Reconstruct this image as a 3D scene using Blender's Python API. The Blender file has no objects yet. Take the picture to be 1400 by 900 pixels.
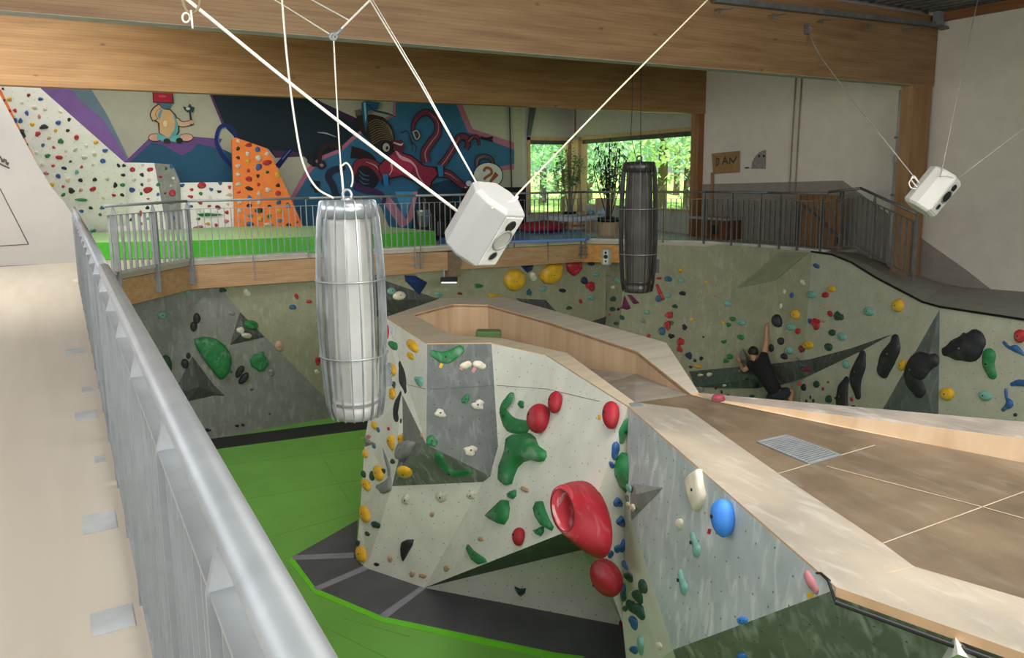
import bpy, bmesh, math, random
from mathutils import Vector, Matrix
from mathutils.bvhtree import BVHTree
random.seed(7)
C = bpy.context.scene.collection
R = math.radians
# ------------------------------------------------------------------ camera (focal length measured on a 1400x900 frame)
F, CX, CY = 1050.0, 700.0, 400.0
CAM = Vector((0, 0, 5))
yaw, pitch, roll = R(30.5), R(8.8), R(0.6)
fw = Vector((math.sin(yaw)*math.cos(pitch), math.cos(yaw)*math.cos(pitch), -math.sin(pitch)))
rt = Vector((math.cos(yaw), -math.sin(yaw), 0)); up = rt.cross(fw)
rt, up = rt*math.cos(roll)-up*math.sin(roll), up*math.cos(roll)+rt*math.sin(roll)
cd = bpy.data.cameras.new('camera'); cam = bpy.data.objects.new('camera', cd); C.objects.link(cam)
cam.matrix_world = Matrix.Translation(CAM) @ Matrix((rt, up, -fw)).transposed().to_4x4()
cd.sensor_width = 36; cd.lens = F/1400*36; cd.shift_y = -50/1400; cd.clip_start = 0.05; cd.clip_end = 400
bpy.context.scene.camera = cam
# survey helpers: where the sight line of a surveyed point meets a real plane
def ray(x, y): return fw + rt*((x-CX)/F) - up*((y-CY)/F)
def Pd(x, y, d): return CAM + ray(x, y)*d
def Pa(x, y, a, v):
    q = ray(x, y); return CAM + q*((v-CAM[a])/q[a])
def Pz(x, y, z): return Pa(x, y, 2, z)
def PX(x, y, v): return Pa(x, y, 0, v)
def PY(x, y, v): return Pa(x, y, 1, v)
def Ppl(x, y, a, b, c):
    n = (b-a).cross(c-a); q = ray(x, y); return CAM + q*((a-CAM).dot(n)/q.dot(n))
def depth(p): return (p-CAM).dot(fw)
# ------------------------------------------------------------------ materials
def lin(h):
    if isinstance(h, str):
        h = [int(h[i:i+2], 16)/255 for i in (0, 2, 4)]
    return [(c/12.92 if c <= .04045 else ((c+.055)/1.055)**2.4) for c in h] + [1]
MATS = {}
def mat(name, col, rough=.6, metal=0, var=.12, vs=6, bump=.0, bs=40, spec=.5, col2=None, trans=0, stretch=None, dots=False, chalk=0, emit=0):
    if name in MATS: return MATS[name]
    m = bpy.data.materials.new(name); m.use_nodes = True; nt = m.node_tree; N = nt.nodes; L = nt.links
    b = N['Principled BSDF']; b.inputs['Roughness'].default_value = rough; b.inputs['Metallic'].default_value = metal
    b.inputs['Specular IOR Level'].default_value = spec
    c = lin(col)
    tc = N.new('ShaderNodeTexCoord'); mp = N.new('ShaderNodeMapping')
    L.new(tc.outputs['UV' if dots else 'Object'], mp.inputs['Vector'])
    if stretch: mp.inputs['Scale'].default_value = stretch
    nz = N.new('ShaderNodeTexNoise'); nz.inputs['Scale'].default_value = vs; nz.inputs['Detail'].default_value = 5
    L.new(mp.outputs[0], nz.inputs['Vector'])
    mx = N.new('ShaderNodeMix'); mx.data_type = 'RGBA'
    c2 = lin(col2) if col2 else [x*(1-var*1.6) for x in c[:3]]+[1]
    c1 = c if col2 else [min(1, x*(1+var)) for x in c[:3]]+[1]
    mx.inputs[6].default_value = c1; mx.inputs[7].default_value = c2
    rp = N.new('ShaderNodeMapRange'); rp.inputs[1].default_value = .32; rp.inputs[2].default_value = .68
    L.new(nz.outputs['Fac'], rp.inputs[0]); L.new(rp.outputs[0], mx.inputs[0])
    out = mx.outputs[2]
    if chalk:
        n2 = N.new('ShaderNodeTexNoise'); n2.inputs['Scale'].default_value = 2.2; n2.inputs['Detail'].default_value = 8; n2.inputs['Distortion'].default_value = .8
        m2 = N.new('ShaderNodeMapping'); m2.inputs['Scale'].default_value = (5, 1.5, 3); L.new(tc.outputs['UV' if dots else 'Object'], m2.inputs['Vector']); L.new(m2.outputs[0], n2.inputs['Vector'])
        r2 = N.new('ShaderNodeMapRange'); r2.inputs[1].default_value = .52; r2.inputs[2].default_value = .75; r2.inputs[4].default_value = chalk
        L.new(n2.outputs['Fac'], r2.inputs[0])
        x2 = N.new('ShaderNodeMix'); x2.data_type = 'RGBA'; x2.inputs[7].default_value = lin('e2e4e0')
        L.new(r2.outputs[0], x2.inputs[0]); L.new(out, x2.inputs[6]); out = x2.outputs[2]
    if dots:      # T-nut holes
        vo = N.new('ShaderNodeTexVoronoi'); vo.voronoi_dimensions = '2D'; vo.inputs['Scale'].default_value = 5.6; vo.inputs['Randomness'].default_value = .5
        L.new(tc.outputs['UV'], vo.inputs['Vector'])
        lt = N.new('ShaderNodeMath'); lt.operation = 'LESS_THAN'; lt.inputs[1].default_value = .038
        L.new(vo.outputs['Distance'], lt.inputs[0])
        ml = N.new('ShaderNodeMath'); ml.operation = 'MULTIPLY'; ml.inputs[1].default_value = .8; L.new(lt.outputs[0], ml.inputs[0])
        x3 = N.new('ShaderNodeMix'); x3.data_type = 'RGBA'; x3.inputs[7].default_value = lin('2b2c28')
        L.new(ml.outputs[0], x3.inputs[0]); L.new(out, x3.inputs[6]); out = x3.outputs[2]
    L.new(out, b.inputs['Base Color'])
    if bump:
        bz = N.new('ShaderNodeTexNoise'); bz.inputs['Scale'].default_value = bs; bz.inputs['Detail'].default_value = 3
        L.new(mp.outputs[0], bz.inputs['Vector'])
        bp = N.new('ShaderNodeBump'); bp.inputs['Strength'].default_value = bump; bp.inputs['Distance'].default_value = .01
        L.new(bz.outputs['Fac'], bp.inputs['Height']); L.new(bp.outputs[0], b.inputs['Normal'])
    if trans: b.inputs['Transmission Weight'].default_value = trans
    if emit: b.inputs['Emission Color'].default_value = c; b.inputs['Emission Strength'].default_value = emit
    MATS[name] = m; return m
def wood(name, col, col2, axis=0, sc=1.0, rough=.5, knots=True, plank=0):
    if name in MATS: return MATS[name]
    m = bpy.data.materials.new(name); m.use_nodes = True; nt = m.node_tree; N = nt.nodes; L = nt.links
    b = N['Principled BSDF']; b.inputs['Roughness'].default_value = rough
    tc = N.new('ShaderNodeTexCoord'); mp = N.new('ShaderNodeMapping')
    s = [14*sc]*3; s[axis] = 1.1*sc; mp.inputs['Scale'].default_value = s
    L.new(tc.outputs['Object'], mp.inputs['Vector'])
    nz = N.new('ShaderNodeTexNoise'); nz.inputs['Scale'].default_value = 1.0; nz.inputs['Detail'].default_value = 6; nz.inputs['Distortion'].default_value = .4
    L.new(mp.outputs[0], nz.inputs['Vector'])
    rp = N.new('ShaderNodeMapRange'); rp.inputs[1].default_value = .3; rp.inputs[2].default_value = .7; L.new(nz.outputs['Fac'], rp.inputs[0])
    mx = N.new('ShaderNodeMix'); mx.data_type = 'RGBA'; mx.inputs[6].default_value = lin(col); mx.inputs[7].default_value = lin(col2)
    L.new(rp.outputs[0], mx.inputs[0]); out = mx.outputs[2]
    if knots:
        vo = N.new('ShaderNodeTexVoronoi'); vo.inputs['Scale'].default_value = 1.0
        m2 = N.new('ShaderNodeMapping'); s2 = [5.0*sc]*3; s2[axis] = 2.2*sc; m2.inputs['Scale'].default_value = s2
        L.new(tc.outputs['Object'], m2.inputs['Vector']); L.new(m2.outputs[0], vo.inputs['Vector'])
        r3 = N.new('ShaderNodeMapRange'); r3.inputs[1].default_value = .03; r3.inputs[2].default_value = .09; r3.inputs[3].default_value = .7; r3.inputs[4].default_value = 0
        L.new(vo.outputs['Distance'], r3.inputs[0])
        x3 = N.new('ShaderNodeMix'); x3.data_type = 'RGBA'; x3.inputs[7].default_value = [c*.35 for c in lin(col2)[:3]]+[1]
        L.new(r3.outputs[0], x3.inputs[0]); L.new(out, x3.inputs[6]); out = x3.outputs[2]
    if plank:
        sx = N.new('ShaderNodeSeparateXYZ'); L.new(tc.outputs['Object'], sx.inputs[0])
        md = N.new('ShaderNodeMath'); md.operation = 'PINGPONG'; md.inputs[1].default_value = plank; L.new(sx.outputs['XYZ'[2]], md.inputs[0])
        ls = N.new('ShaderNodeMath'); ls.operation = 'LESS_THAN'; ls.inputs[1].default_value = .002; L.new(md.outputs[0], ls.inputs[0])
        mm = N.new('ShaderNodeMath'); mm.operation = 'MULTIPLY'; mm.inputs[1].default_value = .35; L.new(ls.outputs[0], mm.inputs[0])
        x4 = N.new('ShaderNodeMix'); x4.data_type = 'RGBA'; x4.inputs[7].default_value = lin('3c2714'); L.new(mm.outputs[0], x4.inputs[0]); L.new(out, x4.inputs[6]); out = x4.outputs[2]
    L.new(out, b.inputs['Base Color']); MATS[name] = m; return m
M_glulam = wood('glulam beam', 'b89470', '9a7753', 0, 1, .6, True, .02)
M_post = wood('glulam post', 'a07a52', '86623e', 2, 1, .6)
M_ply = wood('birch plywood', 'd6c2a2', 'c4ab88', 0, .5, .5, False)
M_plyw = wood('warm plywood wall', 'cdb292', 'bb9c79', 2, .5, .5, False)
M_plyf = wood('pale plywood floor', 'bdb3a5', 'b1a797', 1, .35, .45, False)
M_frame = wood('larch window frame', 'd2b384', 'b89663', 2, 1, .5, False)
M_white = mat('white plaster', 'd6cfc0', .85, var=.03, vs=3)
M_white2 = mat('white board wall', 'a4a29d', .7, var=.03, vs=2)
M_grey = mat('grey wall paint', '8f877c', .8, var=.05)
M_steel = mat('galvanised steel', '8f9395', .45, .3, var=.08, vs=9, bump=.05)
M_steeld = mat('weathered steel', '77797a', .5, .5, var=.15, vs=9)
M_alu = mat('brushed aluminium', 'b9bcbf', .3, .8, var=.12, vs=12)
M_wall = mat('cream climbing board', 'dbdbce', .75, var=.06, vs=3, dots=True, bump=.1, bs=90, chalk=.25)
M_wallp = mat('pale climbing board', 'e9e6df', .75, var=.03, vs=3, dots=True, chalk=.1)
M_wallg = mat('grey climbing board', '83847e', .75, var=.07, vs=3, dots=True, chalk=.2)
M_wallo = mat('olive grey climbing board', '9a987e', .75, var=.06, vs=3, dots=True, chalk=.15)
M_walls = mat('slate climbing board', '646967', .7, var=.12, vs=3, dots=True, chalk=.14)
M_blue = mat('blue grey chalked board', 'b0b8b9', .7, var=.1, vs=3, dots=True, chalk=.75)
M_greenw = mat('dark green climbing board', '74796f', .65, var=.15, vs=3, dots=True, chalk=.45)
M_darkw = mat('dark grey volume', '4b4e49', .7, var=.12, vs=3, dots=True, chalk=.15)
M_dkgreen = mat('bottle green volume', '4b584d', .7, var=.12, vs=3, dots=True, chalk=.12)
M_orange = mat('orange climbing board', 'f08238', .7, var=.05, vs=4, dots=True)
M_deck = mat('brown screen print deck', '75644f', .45, var=.0, vs=2.2, col2='564838', bump=.05, bs=25, chalk=.06)
M_decks = mat('grey worn plywood ledge', '9f9284', .5, var=.0, vs=2.2, col2='827a72', chalk=.3)
M_bord = mat('worn pale deck border', 'ada08c', .5, var=0, vs=1.3, col2='8a8276', bump=.05, bs=30, chalk=.2, stretch=(1.5, .8, 1))
M_ring = wood('worn birch ring', 'c2b29a', 'b0a18a', 0, .45, .5, False)
M_gmat = mat('green mat vinyl', '74b24c', .38, var=.10, vs=.8, bump=.15, bs=2.5)
M_gmatl = mat('bright green mat seam', '6fd02a', .4, var=.04)
M_kmat = mat('charcoal mat vinyl', '55565a', .5, var=.12, vs=2, bump=.15, bs=4)
M_seam = mat('grey velcro strip', '8b8b93', .7, var=.08)
M_bmat = mat('blue mat vinyl', '5f86c9', .45, var=.06)
M_black = mat('black polyurethane', '121214', .35, var=.1)
M_blk = mat('black metal', '1c1c1e', .5, var=.1)
M_rope = mat('white rope', 'e4e1d6', .7, var=.1, vs=60)
M_shell = mat('white speaker shell', 'a9a8a4', .45, var=.02)
M_glass = None
HC = dict(red=('b5222d', 'red'), pink=('c98088', 'pink'), maroon=('7e2436', 'maroon'), magenta=('7d2a58', 'magenta'),
          blue=('2f5c96', 'blue'), sky=('3b82d8', 'bright blue'), navy=('232f52', 'navy'), yellow=('e0ad1f', 'yellow'), green=('227840', 'green'), dgreen=('274a39', 'dark green'),
          teal=('78ada0', 'pale teal'), petrol=('2c6280', 'petrol blue'), black=('26262b', 'black'), white=('d2cdbd', 'off-white'), tan=('bfa183', 'tan'), grey=('8b8d8c', 'grey'), cream=('e4dac4', 'cream'))
def hm(k): return mat('hold resin '+k, HC[k][0], .55, var=.14, vs=8, bump=.15, bs=120, chalk=.22 if k not in ('black', 'navy') else .05)
# ------------------------------------------------------------------ mesh helpers
class MB:
    def __init__(s): s.v = []; s.f = []; s.m = []; s.mats = []
    def mi(s, m):
        if m is None: return 0
        if m not in s.mats: s.mats.append(m)
        return s.mats.index(m)
    def face(s, pts, m=None):
        i = len(s.v); s.v += [Vector(p) for p in pts]; s.f.append(list(range(i, i+len(pts)))); s.m.append(s.mi(m)); return s
    def add(s, vs, fs, m=None):
        i = len(s.v); s.v += [Vector(p) for p in vs]
        for f in fs: s.f.append([i+k for k in f]); s.m.append(s.mi(m))
        return s
    def box(s, c, ax, ay, az, m=None):      # centre and three half-axis vectors
        c, ax, ay, az = map(Vector, (c, ax, ay, az))
        v = [c+ax*i+ay*j+az*k for i in (-1, 1) for j in (-1, 1) for k in (-1, 1)]
        return s.add(v, [(0, 1, 3, 2), (4, 6, 7, 5), (0, 4, 5, 1), (2, 3, 7, 6), (0, 2, 6, 4), (1, 5, 7, 3)], m)
    def bx(s, x0, x1, y0, y1, z0, z1, m=None):
        return s.box(((x0+x1)/2, (y0+y1)/2, (z0+z1)/2), ((x1-x0)/2, 0, 0), (0, (y1-y0)/2, 0), (0, 0, (z1-z0)/2), m)
    def prism(s, pts, off, m=None, mside=None):    # polygon extruded by a vector
        pts = [Vector(p) for p in pts]; off = Vector(off); n = len(pts)
        s.face(pts, m); s.face([p+off for p in reversed(pts)], mside or m)
        for i in range(n):
            j = (i+1) % n; s.face([pts[i], pts[i]+off, pts[j]+off, pts[j]], mside or m)
        return s
    def tube(s, pts, r, n=8, m=None, closed=False, cap=True):
        pts = [Vector(p) for p in pts]; k = len(pts); rs = r if isinstance(r, (list, tuple)) else [r]*k
        i0 = len(s.v); prev = None
        for i, p in enumerate(pts):
            a = pts[(i-1) % k] if (closed or i > 0) else p; b = pts[(i+1) % k] if (closed or i < k-1) else p
            t = (b-a).normalized()
            if prev is None:
                h = Vector((0, 0, 1)) if abs(t.z) < .9 else Vector((1, 0, 0)); x = t.cross(h).normalized()
            else:
                x = (prev - t*prev.dot(t)).normalized()
            prev = x; y = t.cross(x)
            for q in range(n):
                an = 2*math.pi*q/n; s.v.append(p + x*math.cos(an)*rs[i] + y*math.sin(an)*rs[i])
        mi = s.mi(m)
        for i in range(k if closed else k-1):
            for q in range(n):
                a = i0+i*n+q; b = i0+i*n+(q+1) % n; c = i0+((i+1) % k)*n+(q+1) % n; d = i0+((i+1) % k)*n+q
                s.f.append([a, b, c, d]); s.m.append(mi)
        if cap and not closed:
            s.f.append([i0+q for q in reversed(range(n))]); s.m.append(mi)
            s.f.append([i0+(k-1)*n+q for q in range(n)]); s.m.append(mi)
        return s
    def lathe(s, c, prof, n=24, m=None, cap=True):   # prof (r,z)
        c = Vector(c); i0 = len(s.v); mi = s.mi(m)
        for r, z in prof:
            for q in range(n):
                an = 2*math.pi*q/n; s.v.append(c+Vector((r*math.cos(an), r*math.sin(an), z)))
        for i in range(len(prof)-1):
            for q in range(n):
                s.f.append([i0+i*n+q, i0+i*n+(q+1) % n, i0+(i+1)*n+(q+1) % n, i0+(i+1)*n+q]); s.m.append(mi)
        if cap:
            s.f.append([i0+q for q in reversed(range(n))]); s.m.append(mi)
            s.f.append([i0+(len(prof)-1)*n+q for q in range(n)]); s.m.append(mi)
        return s
    def build(s, name, m=None, parent=None, smooth=False, origin=None, uv=False, bevel=0, fix=True):
        me = bpy.data.meshes.new(name)
        o = bpy.data.objects.new(name, me)
        if origin is not None: og = Vector(origin)
        elif parent is not None: og = Vector(parent['_og'])
        else:
            og = centre(s.v); og.z = min(v.z for v in s.v)
        me.from_pydata([v-og for v in s.v], [], s.f)
        if m is not None and not s.mats: me.materials.append(m)
        for x in s.mats: me.materials.append(x)
        for p, k in zip(me.polygons, s.m): p.material_index = k; p.use_smooth = smooth
        if fix:
            bm = bmesh.new(); bm.from_mesh(me); bmesh.ops.remove_doubles(bm, verts=bm.verts, dist=1e-5)
            bmesh.ops.recalc_face_normals(bm, faces=bm.faces)
            bm.to_mesh(me); bm.free()
        if uv:
            ul = me.uv_layers.new(name='UVMap')
            for p in me.polygons:
                n = p.normal; t = Vector((0, 0, 1)).cross(n)
                t = t.normalized() if t.length > .05 else Vector((1, 0, 0)); b2 = n.cross(t)
                for li in p.loop_indices:
                    q = me.vertices[me.loops[li].vertex_index].co + og
                    ul.data[li].uv = (q.dot(t), q.dot(b2))
        C.objects.link(o)
        if parent is None: o.location = og
        else:
            o.parent = parent
            o.location = og-Vector(parent['_og'])
        o['_og'] = list(og)
        if bevel:
            b = o.modifiers.new('bevel', 'BEVEL'); b.width = bevel; b.segments = 2; b.limit_method = 'ANGLE'
        return o
def thing(name, label, cat, loc=(0, 0, 0), group=None):
    o = bpy.data.objects.new(name, None); C.objects.link(o); o.location = loc; o['_og'] = list(loc); o.empty_display_size = .1
    o['label'] = label; o['category'] = cat
    if group: o['group'] = group
    return o
def tag(o, label, cat, group=None, kind=None):
    o['label'] = label; o['category'] = cat
    if group: o['group'] = group
    if kind: o['kind'] = kind
    return o
def struct(o, label=None, cat=None):
    o['kind'] = 'structure'
    if label: o['label'] = label; o['category'] = cat
    return o
def centre(pts):
    c = Vector((0, 0, 0))
    for p in pts: c += Vector(p)
    return c/len(pts)
def circ(c, a, b, n=16, t0=0): return [c + a*math.cos(t0+2*math.pi*i/n) + b*math.sin(t0+2*math.pi*i/n) for i in range(n)]
def crm(pts, k=6):    # smooth curve through points
    pts = [Vector(p) for p in pts]; out = []
    q = [pts[0]*2-pts[1]]+pts+[pts[-1]*2-pts[-2]]
    for i in range(1, len(q)-2):
        p0, p1, p2, p3 = q[i-1:i+3]
        for j in range(k):
            t = j/k; out.append(.5*((2*p1)+(p2-p0)*t+(2*p0-5*p1+4*p2-p3)*t*t+(3*p1-p0-3*p2+p3)*t**3))
    return out+[pts[-1]]
PANELS = []          # world triangles holds can be screwed to
def reg(pts): PANELS.append([Vector(p) for p in pts])
XW = 13.2            # right wall plane
YB = 20.0            # mural wall plane
FL = 3.5             # upper floor level
# ================================================================== THE HALL
def slab(name, pts, off, m, label=None, cat=None, uv=False, origin=None):
    b = MB().prism(pts, off, m); return struct(b.build(name, origin=origin, uv=uv), label, cat)
# upper floor: walkway on the left, platform at the back
nr0, nr1 = Vector((.15, -1.5, FL)), Vector((.22, 12.75, FL))
PE = [Vector(p) for p in ((.22, 12.8, FL), (.60, 13.26, FL), (2.0, 14.84, FL), (4.2, 14.80, FL), (6.3, 14.55, FL), (8.5, 14.42, FL), (9.34, 14.35, FL), (10.2, 14.1, FL), (10.8, 13.45, FL), (11.4, 12.8, FL), (11.85, 12.0, FL), (12.08, 11.38, FL), (12.18, 10.6, FL), (12.25, 9.9, FL), (12.28, 9.3, FL))]
wk = MB().prism([(-3.2, -2.5, FL-.06), (.118, -2.5, FL-.06), (.185, 12.8, FL-.06), (-3.2, 12.8, FL-.06)], (0, 0, .06), M_plyf)
# worn strips let into the boards at the walkway edge
for x0_, y0_, y1_ in ((126, 872, 840), (114, 732, 706), (130, 634, 624), (103, 577, 565), (112, 537, 530), (90, 485, 478)):
    a_, b_ = Pz(x0_, y0_, FL), Pz(x0_, y1_, FL); wk.bx(a_.x, .11, a_.y, b_.y, FL, FL+.003, mat('worn grey floor patch', 'a9abab', .5, var=.12))
struct(wk.build('floor', origin=(-1.5, 5, FL-.06)), 'pale birch plywood walkway floor along the near handrail', 'floor')
pf = MB().prism([(-3.2, 12.8, FL-.08)]+[(p.x, p.y, FL-.08) for p in PE]+[(XW, 9.3, FL-.08), (XW, 13.6, FL-.08), (14.2, YB, FL-.08), (-3.2, YB, FL-.08)], (0, 0, .08), M_plyf)
struct(pf.build('floor', origin=(5, 16, FL-.08)), 'pale platform floor behind the far railing', 'floor')
# lower floor
lf = MB().bx(-3.2, XW+.2, -3, 15.6, -.3, -.05, M_kmat)
struct(lf.build('floor', origin=(5, 6, -.3)), 'concrete floor under the mats', 'floor')
# glulam edge beams under the platform, with the little step in them
fb = MB()
def fascia(a, b, z0, z1, m=M_glulam, th=.16):
    a, b = Vector(a), Vector(b); t = (b-a).normalized(); n = Vector((-t.y, t.x, 0))
    if n.y < 0: n = -n
    q = [Vector((p.x, p.y, z0)) for p in (a, b, b+n*th, a+n*th)]
    return MB().prism(q, (0, 0, z1-z0), m)
fr = [(PE[0], PE[2], 2.98, 3.41), (PE[2], PE[4], 2.98, 3.41), (PE[4], PE[7], 3.0, 3.40), (PE[7], PE[8], 3.0, 3.40)]
lab = ['glulam edge beam under the slanting left end of the platform', 'long glulam edge beam under the pickets left of the big speaker', 'glulam edge beam under the pickets right of the big speaker', 'short orange glulam beam end beside the small wall speaker']
for k, (a, b, z0, z1) in enumerate(fr):
    tag(fascia(a+Vector((0, .02, 0)), b+Vector((0, .02, 0)), z0, z1, wood('glulam edge', 'c09a72', 'a67f58', 0, 1, .55, True, .02) if k != 3 else wood('orange glulam', 'd59a4e', 'b87a38', 0, 1, .5)).build('edge_beam'), lab[k], 'beam', 'edge beams of the platform')
q = PY(622, 388, 14.45)
tag(MB().bx(q.x-.14, q.x+.14, 14.44, 15.15, 2.86, 3.4, wood('beam stub', '8f7a62', '77634d', 1, 1, .6)).build('beam_end'), 'grey-brown stub beam end hanging under the platform behind the big speaker', 'beam')
# white steel edge strip of the platform floor
es = MB()
for a, b in zip(PE[:-1], PE[1:]):
    t = (b-a).normalized(); n = Vector((t.y, -t.x, 0)); 
    es.prism([a-n*.12+Vector((0, 0, .0)), a+n*.02, b+n*.02, b-n*.12], (0, 0, .035), mat('pale floor edge', 'c9c6bd', .5))
struct(es.build('trim_1'), 'pale edge strip of the platform floor', 'trim')
# far mural wall, left end wall, right wall, window walls
M_mur = mat('mural ground paint', 'b9b7a2', .8, var=.03)
slab('wall_back', [(-3.2, YB, FL-.1), (12.2, YB, FL-.1), (12.2, YB, 8.3), (-3.2, YB, 8.3)], (0, .2, 0), M_mur)
# left end wall with slanted free edge
YL = 15.85
e = [PY(x, y, YL) for x, y in ((-10, 112), (1, 132), (52, 226), (70, 256), (88, 277), (104, 300), (106, 362))]
le = [(-3.2, YL, FL), (-3.2, YL, 8.0)]+[tuple(p) for p in e]; le[-1] = (e[-1].x, YL, FL)
w = struct(MB().prism(le, (0, .12, 0), M_white2).build('wall_left_end'))
ln = mat('hatch joint line', '4c4a46', .8)
h = MB()
for a, b in (((0, 258), (39, 334)), ((39, 334), (0, 336.5))):
    h.tube([PY(*a, YL-.002), PY(*b, YL-.002)], .008, 4, ln)
h.build('hatch_seam', parent=w)
h = MB().tube([PY(-5, 365.5, YL-.01), PY(103, 361.5, YL-.01)], .02, 4, mat('mauve skirting', '7c6470', .6)); h.build('skirting', parent=w)
# handwriting at the left margin of that wall
h = MB()
for st in (((-3, 216), (0, 214), (2.5, 218), (3, 222)), ((5, 222), (5.5, 217), (8, 219), (9, 225)), ((10, 226), (11.2, 222)), ((-4, 222), (4, 226), (13, 230))):
    h.tube([PY(*p, YL-.004) for p in st], .014, 4, ln)
h.build('handwriting', parent=w)
# long left wall behind the viewer with its window band, and the wall at his back
struct(MB().bx(-3.35, -3.2, -3, YL, FL, 5.0, M_white2).bx(-3.35, -3.2, -3, YL, 7.6, 8.3, M_white2).build('wall_left'))
struct(MB().bx(-3.35, XW+.15, -3.2, -3, -.3, 8.3, M_white2).build('wall_front'))
struct(MB().bx(-.2, .05, -3, 12.6, -.3, FL-.07, M_grey).build('wall_under_walkway'))
# right wall
rw = [(XW, -3, -.3), (XW, 13.7, -.3), (XW, 13.7, 8.3), (XW, -3, 8.3)]
w = struct(MB().prism(rw, (.15, 0, 0), M_white).build('wall_right', origin=(XW, 5, 0)))
band = [PX(x, y, XW-.004) for x, y in ((960, 252), (1152, 247), (1256, 323), (1322, 370), (1382, 417))]
bp = [band[0], band[1], band[2], band[3], band[4], Vector((XW-.004, band[4].y, 1)), Vector((XW-.004, band[0].y, 1))]
MB().prism(bp, (-.012, 0, 0), M_grey).build('grey_paint_band', parent=w)
# clipped drawing left on the wall
# corner: oblique window wall and the short back window
PC = Vector((14.05, YB, FL))
c2 = Vector((XW, 13.6, FL))
def wall_win(a, b, z0, z1, zt, zb, m, wall_name, win_name, fr=.10, s0=0., s1=0., th=.14):
    a, b = Vector(a), Vector(b); t = (b-a).normalized(); L = (b-a).length; n = Vector((-t.y, t.x, 0))
    if (a+b).dot(n) < 0: n = -n
    def P(u, z, o=0): return a+t*u+n*o+Vector((0, 0, z-a.z))
    bb = MB()
    for u0, u1, y0, y1 in ((0, L, zt, 8.3), (0, L, FL-.1, zb), (0, s0, zb, zt), (L-s1, L, zb, zt)):
        if u1-u0 > .01 and y1-y0 > .01: bb.prism([P(u0, y0), P(u1, y0), P(u1, y1), P(u0, y1)], n*th, m)
    struct(bb.build(wall_name))
    f = MB(); u0, u1 = s0, L-s1
    for x0, x1, y0, y1 in ((u0, u1, zt-fr, zt), (u0, u1, zb, zb+fr*.6), (u0, u0+fr, zb, zt), (u1-fr, u1, zb, zt)):
        f.prism([P(x0, y0, -.04), P(x1, y0, -.04), P(x1, y1, -.04), P(x0, y1, -.04)], n*.16, M_frame)
    o = struct(f.build(win_name))
    g = MB().prism([P(u0+fr, zt-fr-.12, .03), P(u1-fr, zt-fr-.12, .03), P(u1-fr, zt-fr, .03), P(u0+fr, zt-fr, .03)], n*.05, mat('roller blind case', '4a4f4c', .5)); g.build('blind_case', parent=o)
    gl = MB().prism([P(u0+fr*.5, zb+.02, .06), P(u1-fr*.5, zb+.02, .06), P(u1-fr*.5, zt-.02, .06), P(u0+fr*.5, zt-.02, .06)], n*.008, glass()); gl.build('pane', parent=o)
    return P
def glass():
    if 'clear window glass' in MATS: return MATS['clear window glass']
    m = bpy.data.materials.new('clear window glass'); m.use_nodes = True; nt = m.node_tree; N = nt.nodes; N.remove(N['Principled BSDF'])
    t = N.new('ShaderNodeBsdfTransparent'); t.inputs[0].default_value = (.95, .98, .96, 1); g = N.new('ShaderNodeBsdfGlossy'); g.inputs['Roughness'].default_value = .02
    x = N.new('ShaderNodeMixShader'); x.inputs[0].default_value = .04; nt.links.new(t.outputs[0], x.inputs[1]); nt.links.new(g.outputs[0], x.inputs[2]); nt.links.new(x.outputs[0], N['Material Output'].inputs[0])
    MATS['clear window glass'] = m; return m
wp = mat('pale window wall paint', 'c4c2b4', .8, var=.03)
zt = 6.09
wall_win((12.2, YB, FL), PC, FL, 8, zt, 3.75, wp, 'wall_back_window', 'window_1', s0=.16, s1=.12)
wall_win(PC+Vector((-.01, 0, 0)), c2+Vector((.35, .05, 0)), FL, 8, zt, 4.0, wp, 'wall_right_window', 'window_2', s0=.45, s1=.05)
tag(MB().bx(PC.x-.18, PC.x+.18, YB-.5, YB-.16, FL, 6.0, M_frame).build('corner_post'), 'broad larch post between the two windows behind the plants', 'post')
q = PY(791, 150, YB-.15)
tag(MB().bx(q.x-.12, q.x+.12, YB-.3, YB-.1, 6.1, 8.2, M_post).build('wall_post'), 'slim brown timber post above the window corner', 'post')
a0, a1 = PY(729, 140, YB-.05), PY(722, 186, YB-.05)
tag(MB().prism([PY(725, 140, YB-.03), PY(733.5, 140, YB-.03), PY(724.5, 186, YB-.03), PY(720, 186, YB-.03)], (0, -.05, 0), mat('slate duct', '565e5c', .6)).build('wall_strut'), 'slanting dark grey strut above the left window', 'strut')
tag(MB().tube([PY(696, 120, YB-.04), PY(699.5, 258, YB-.04)], .022, 6, ln).build('wall_cable'), 'thin black cable running down between mural and window', 'cable')
tag(MB().tube([PX(1088.5, 96, XW-.03), PX(1079, 262, XW-.03)], .012, 6, mat('tan cord', '8b7558', .6)).build('wall_cable'), 'left of two thin cords hanging down the white right wall', 'cable')
tag(MB().tube([PX(1096.5, 96, XW-.03), PX(1087, 262, XW-.03)], .012, 6, mat('tan cord', '8b7558', .6)).build('wall_cable'), 'right of two thin cords hanging down the white right wall', 'cable')
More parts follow.
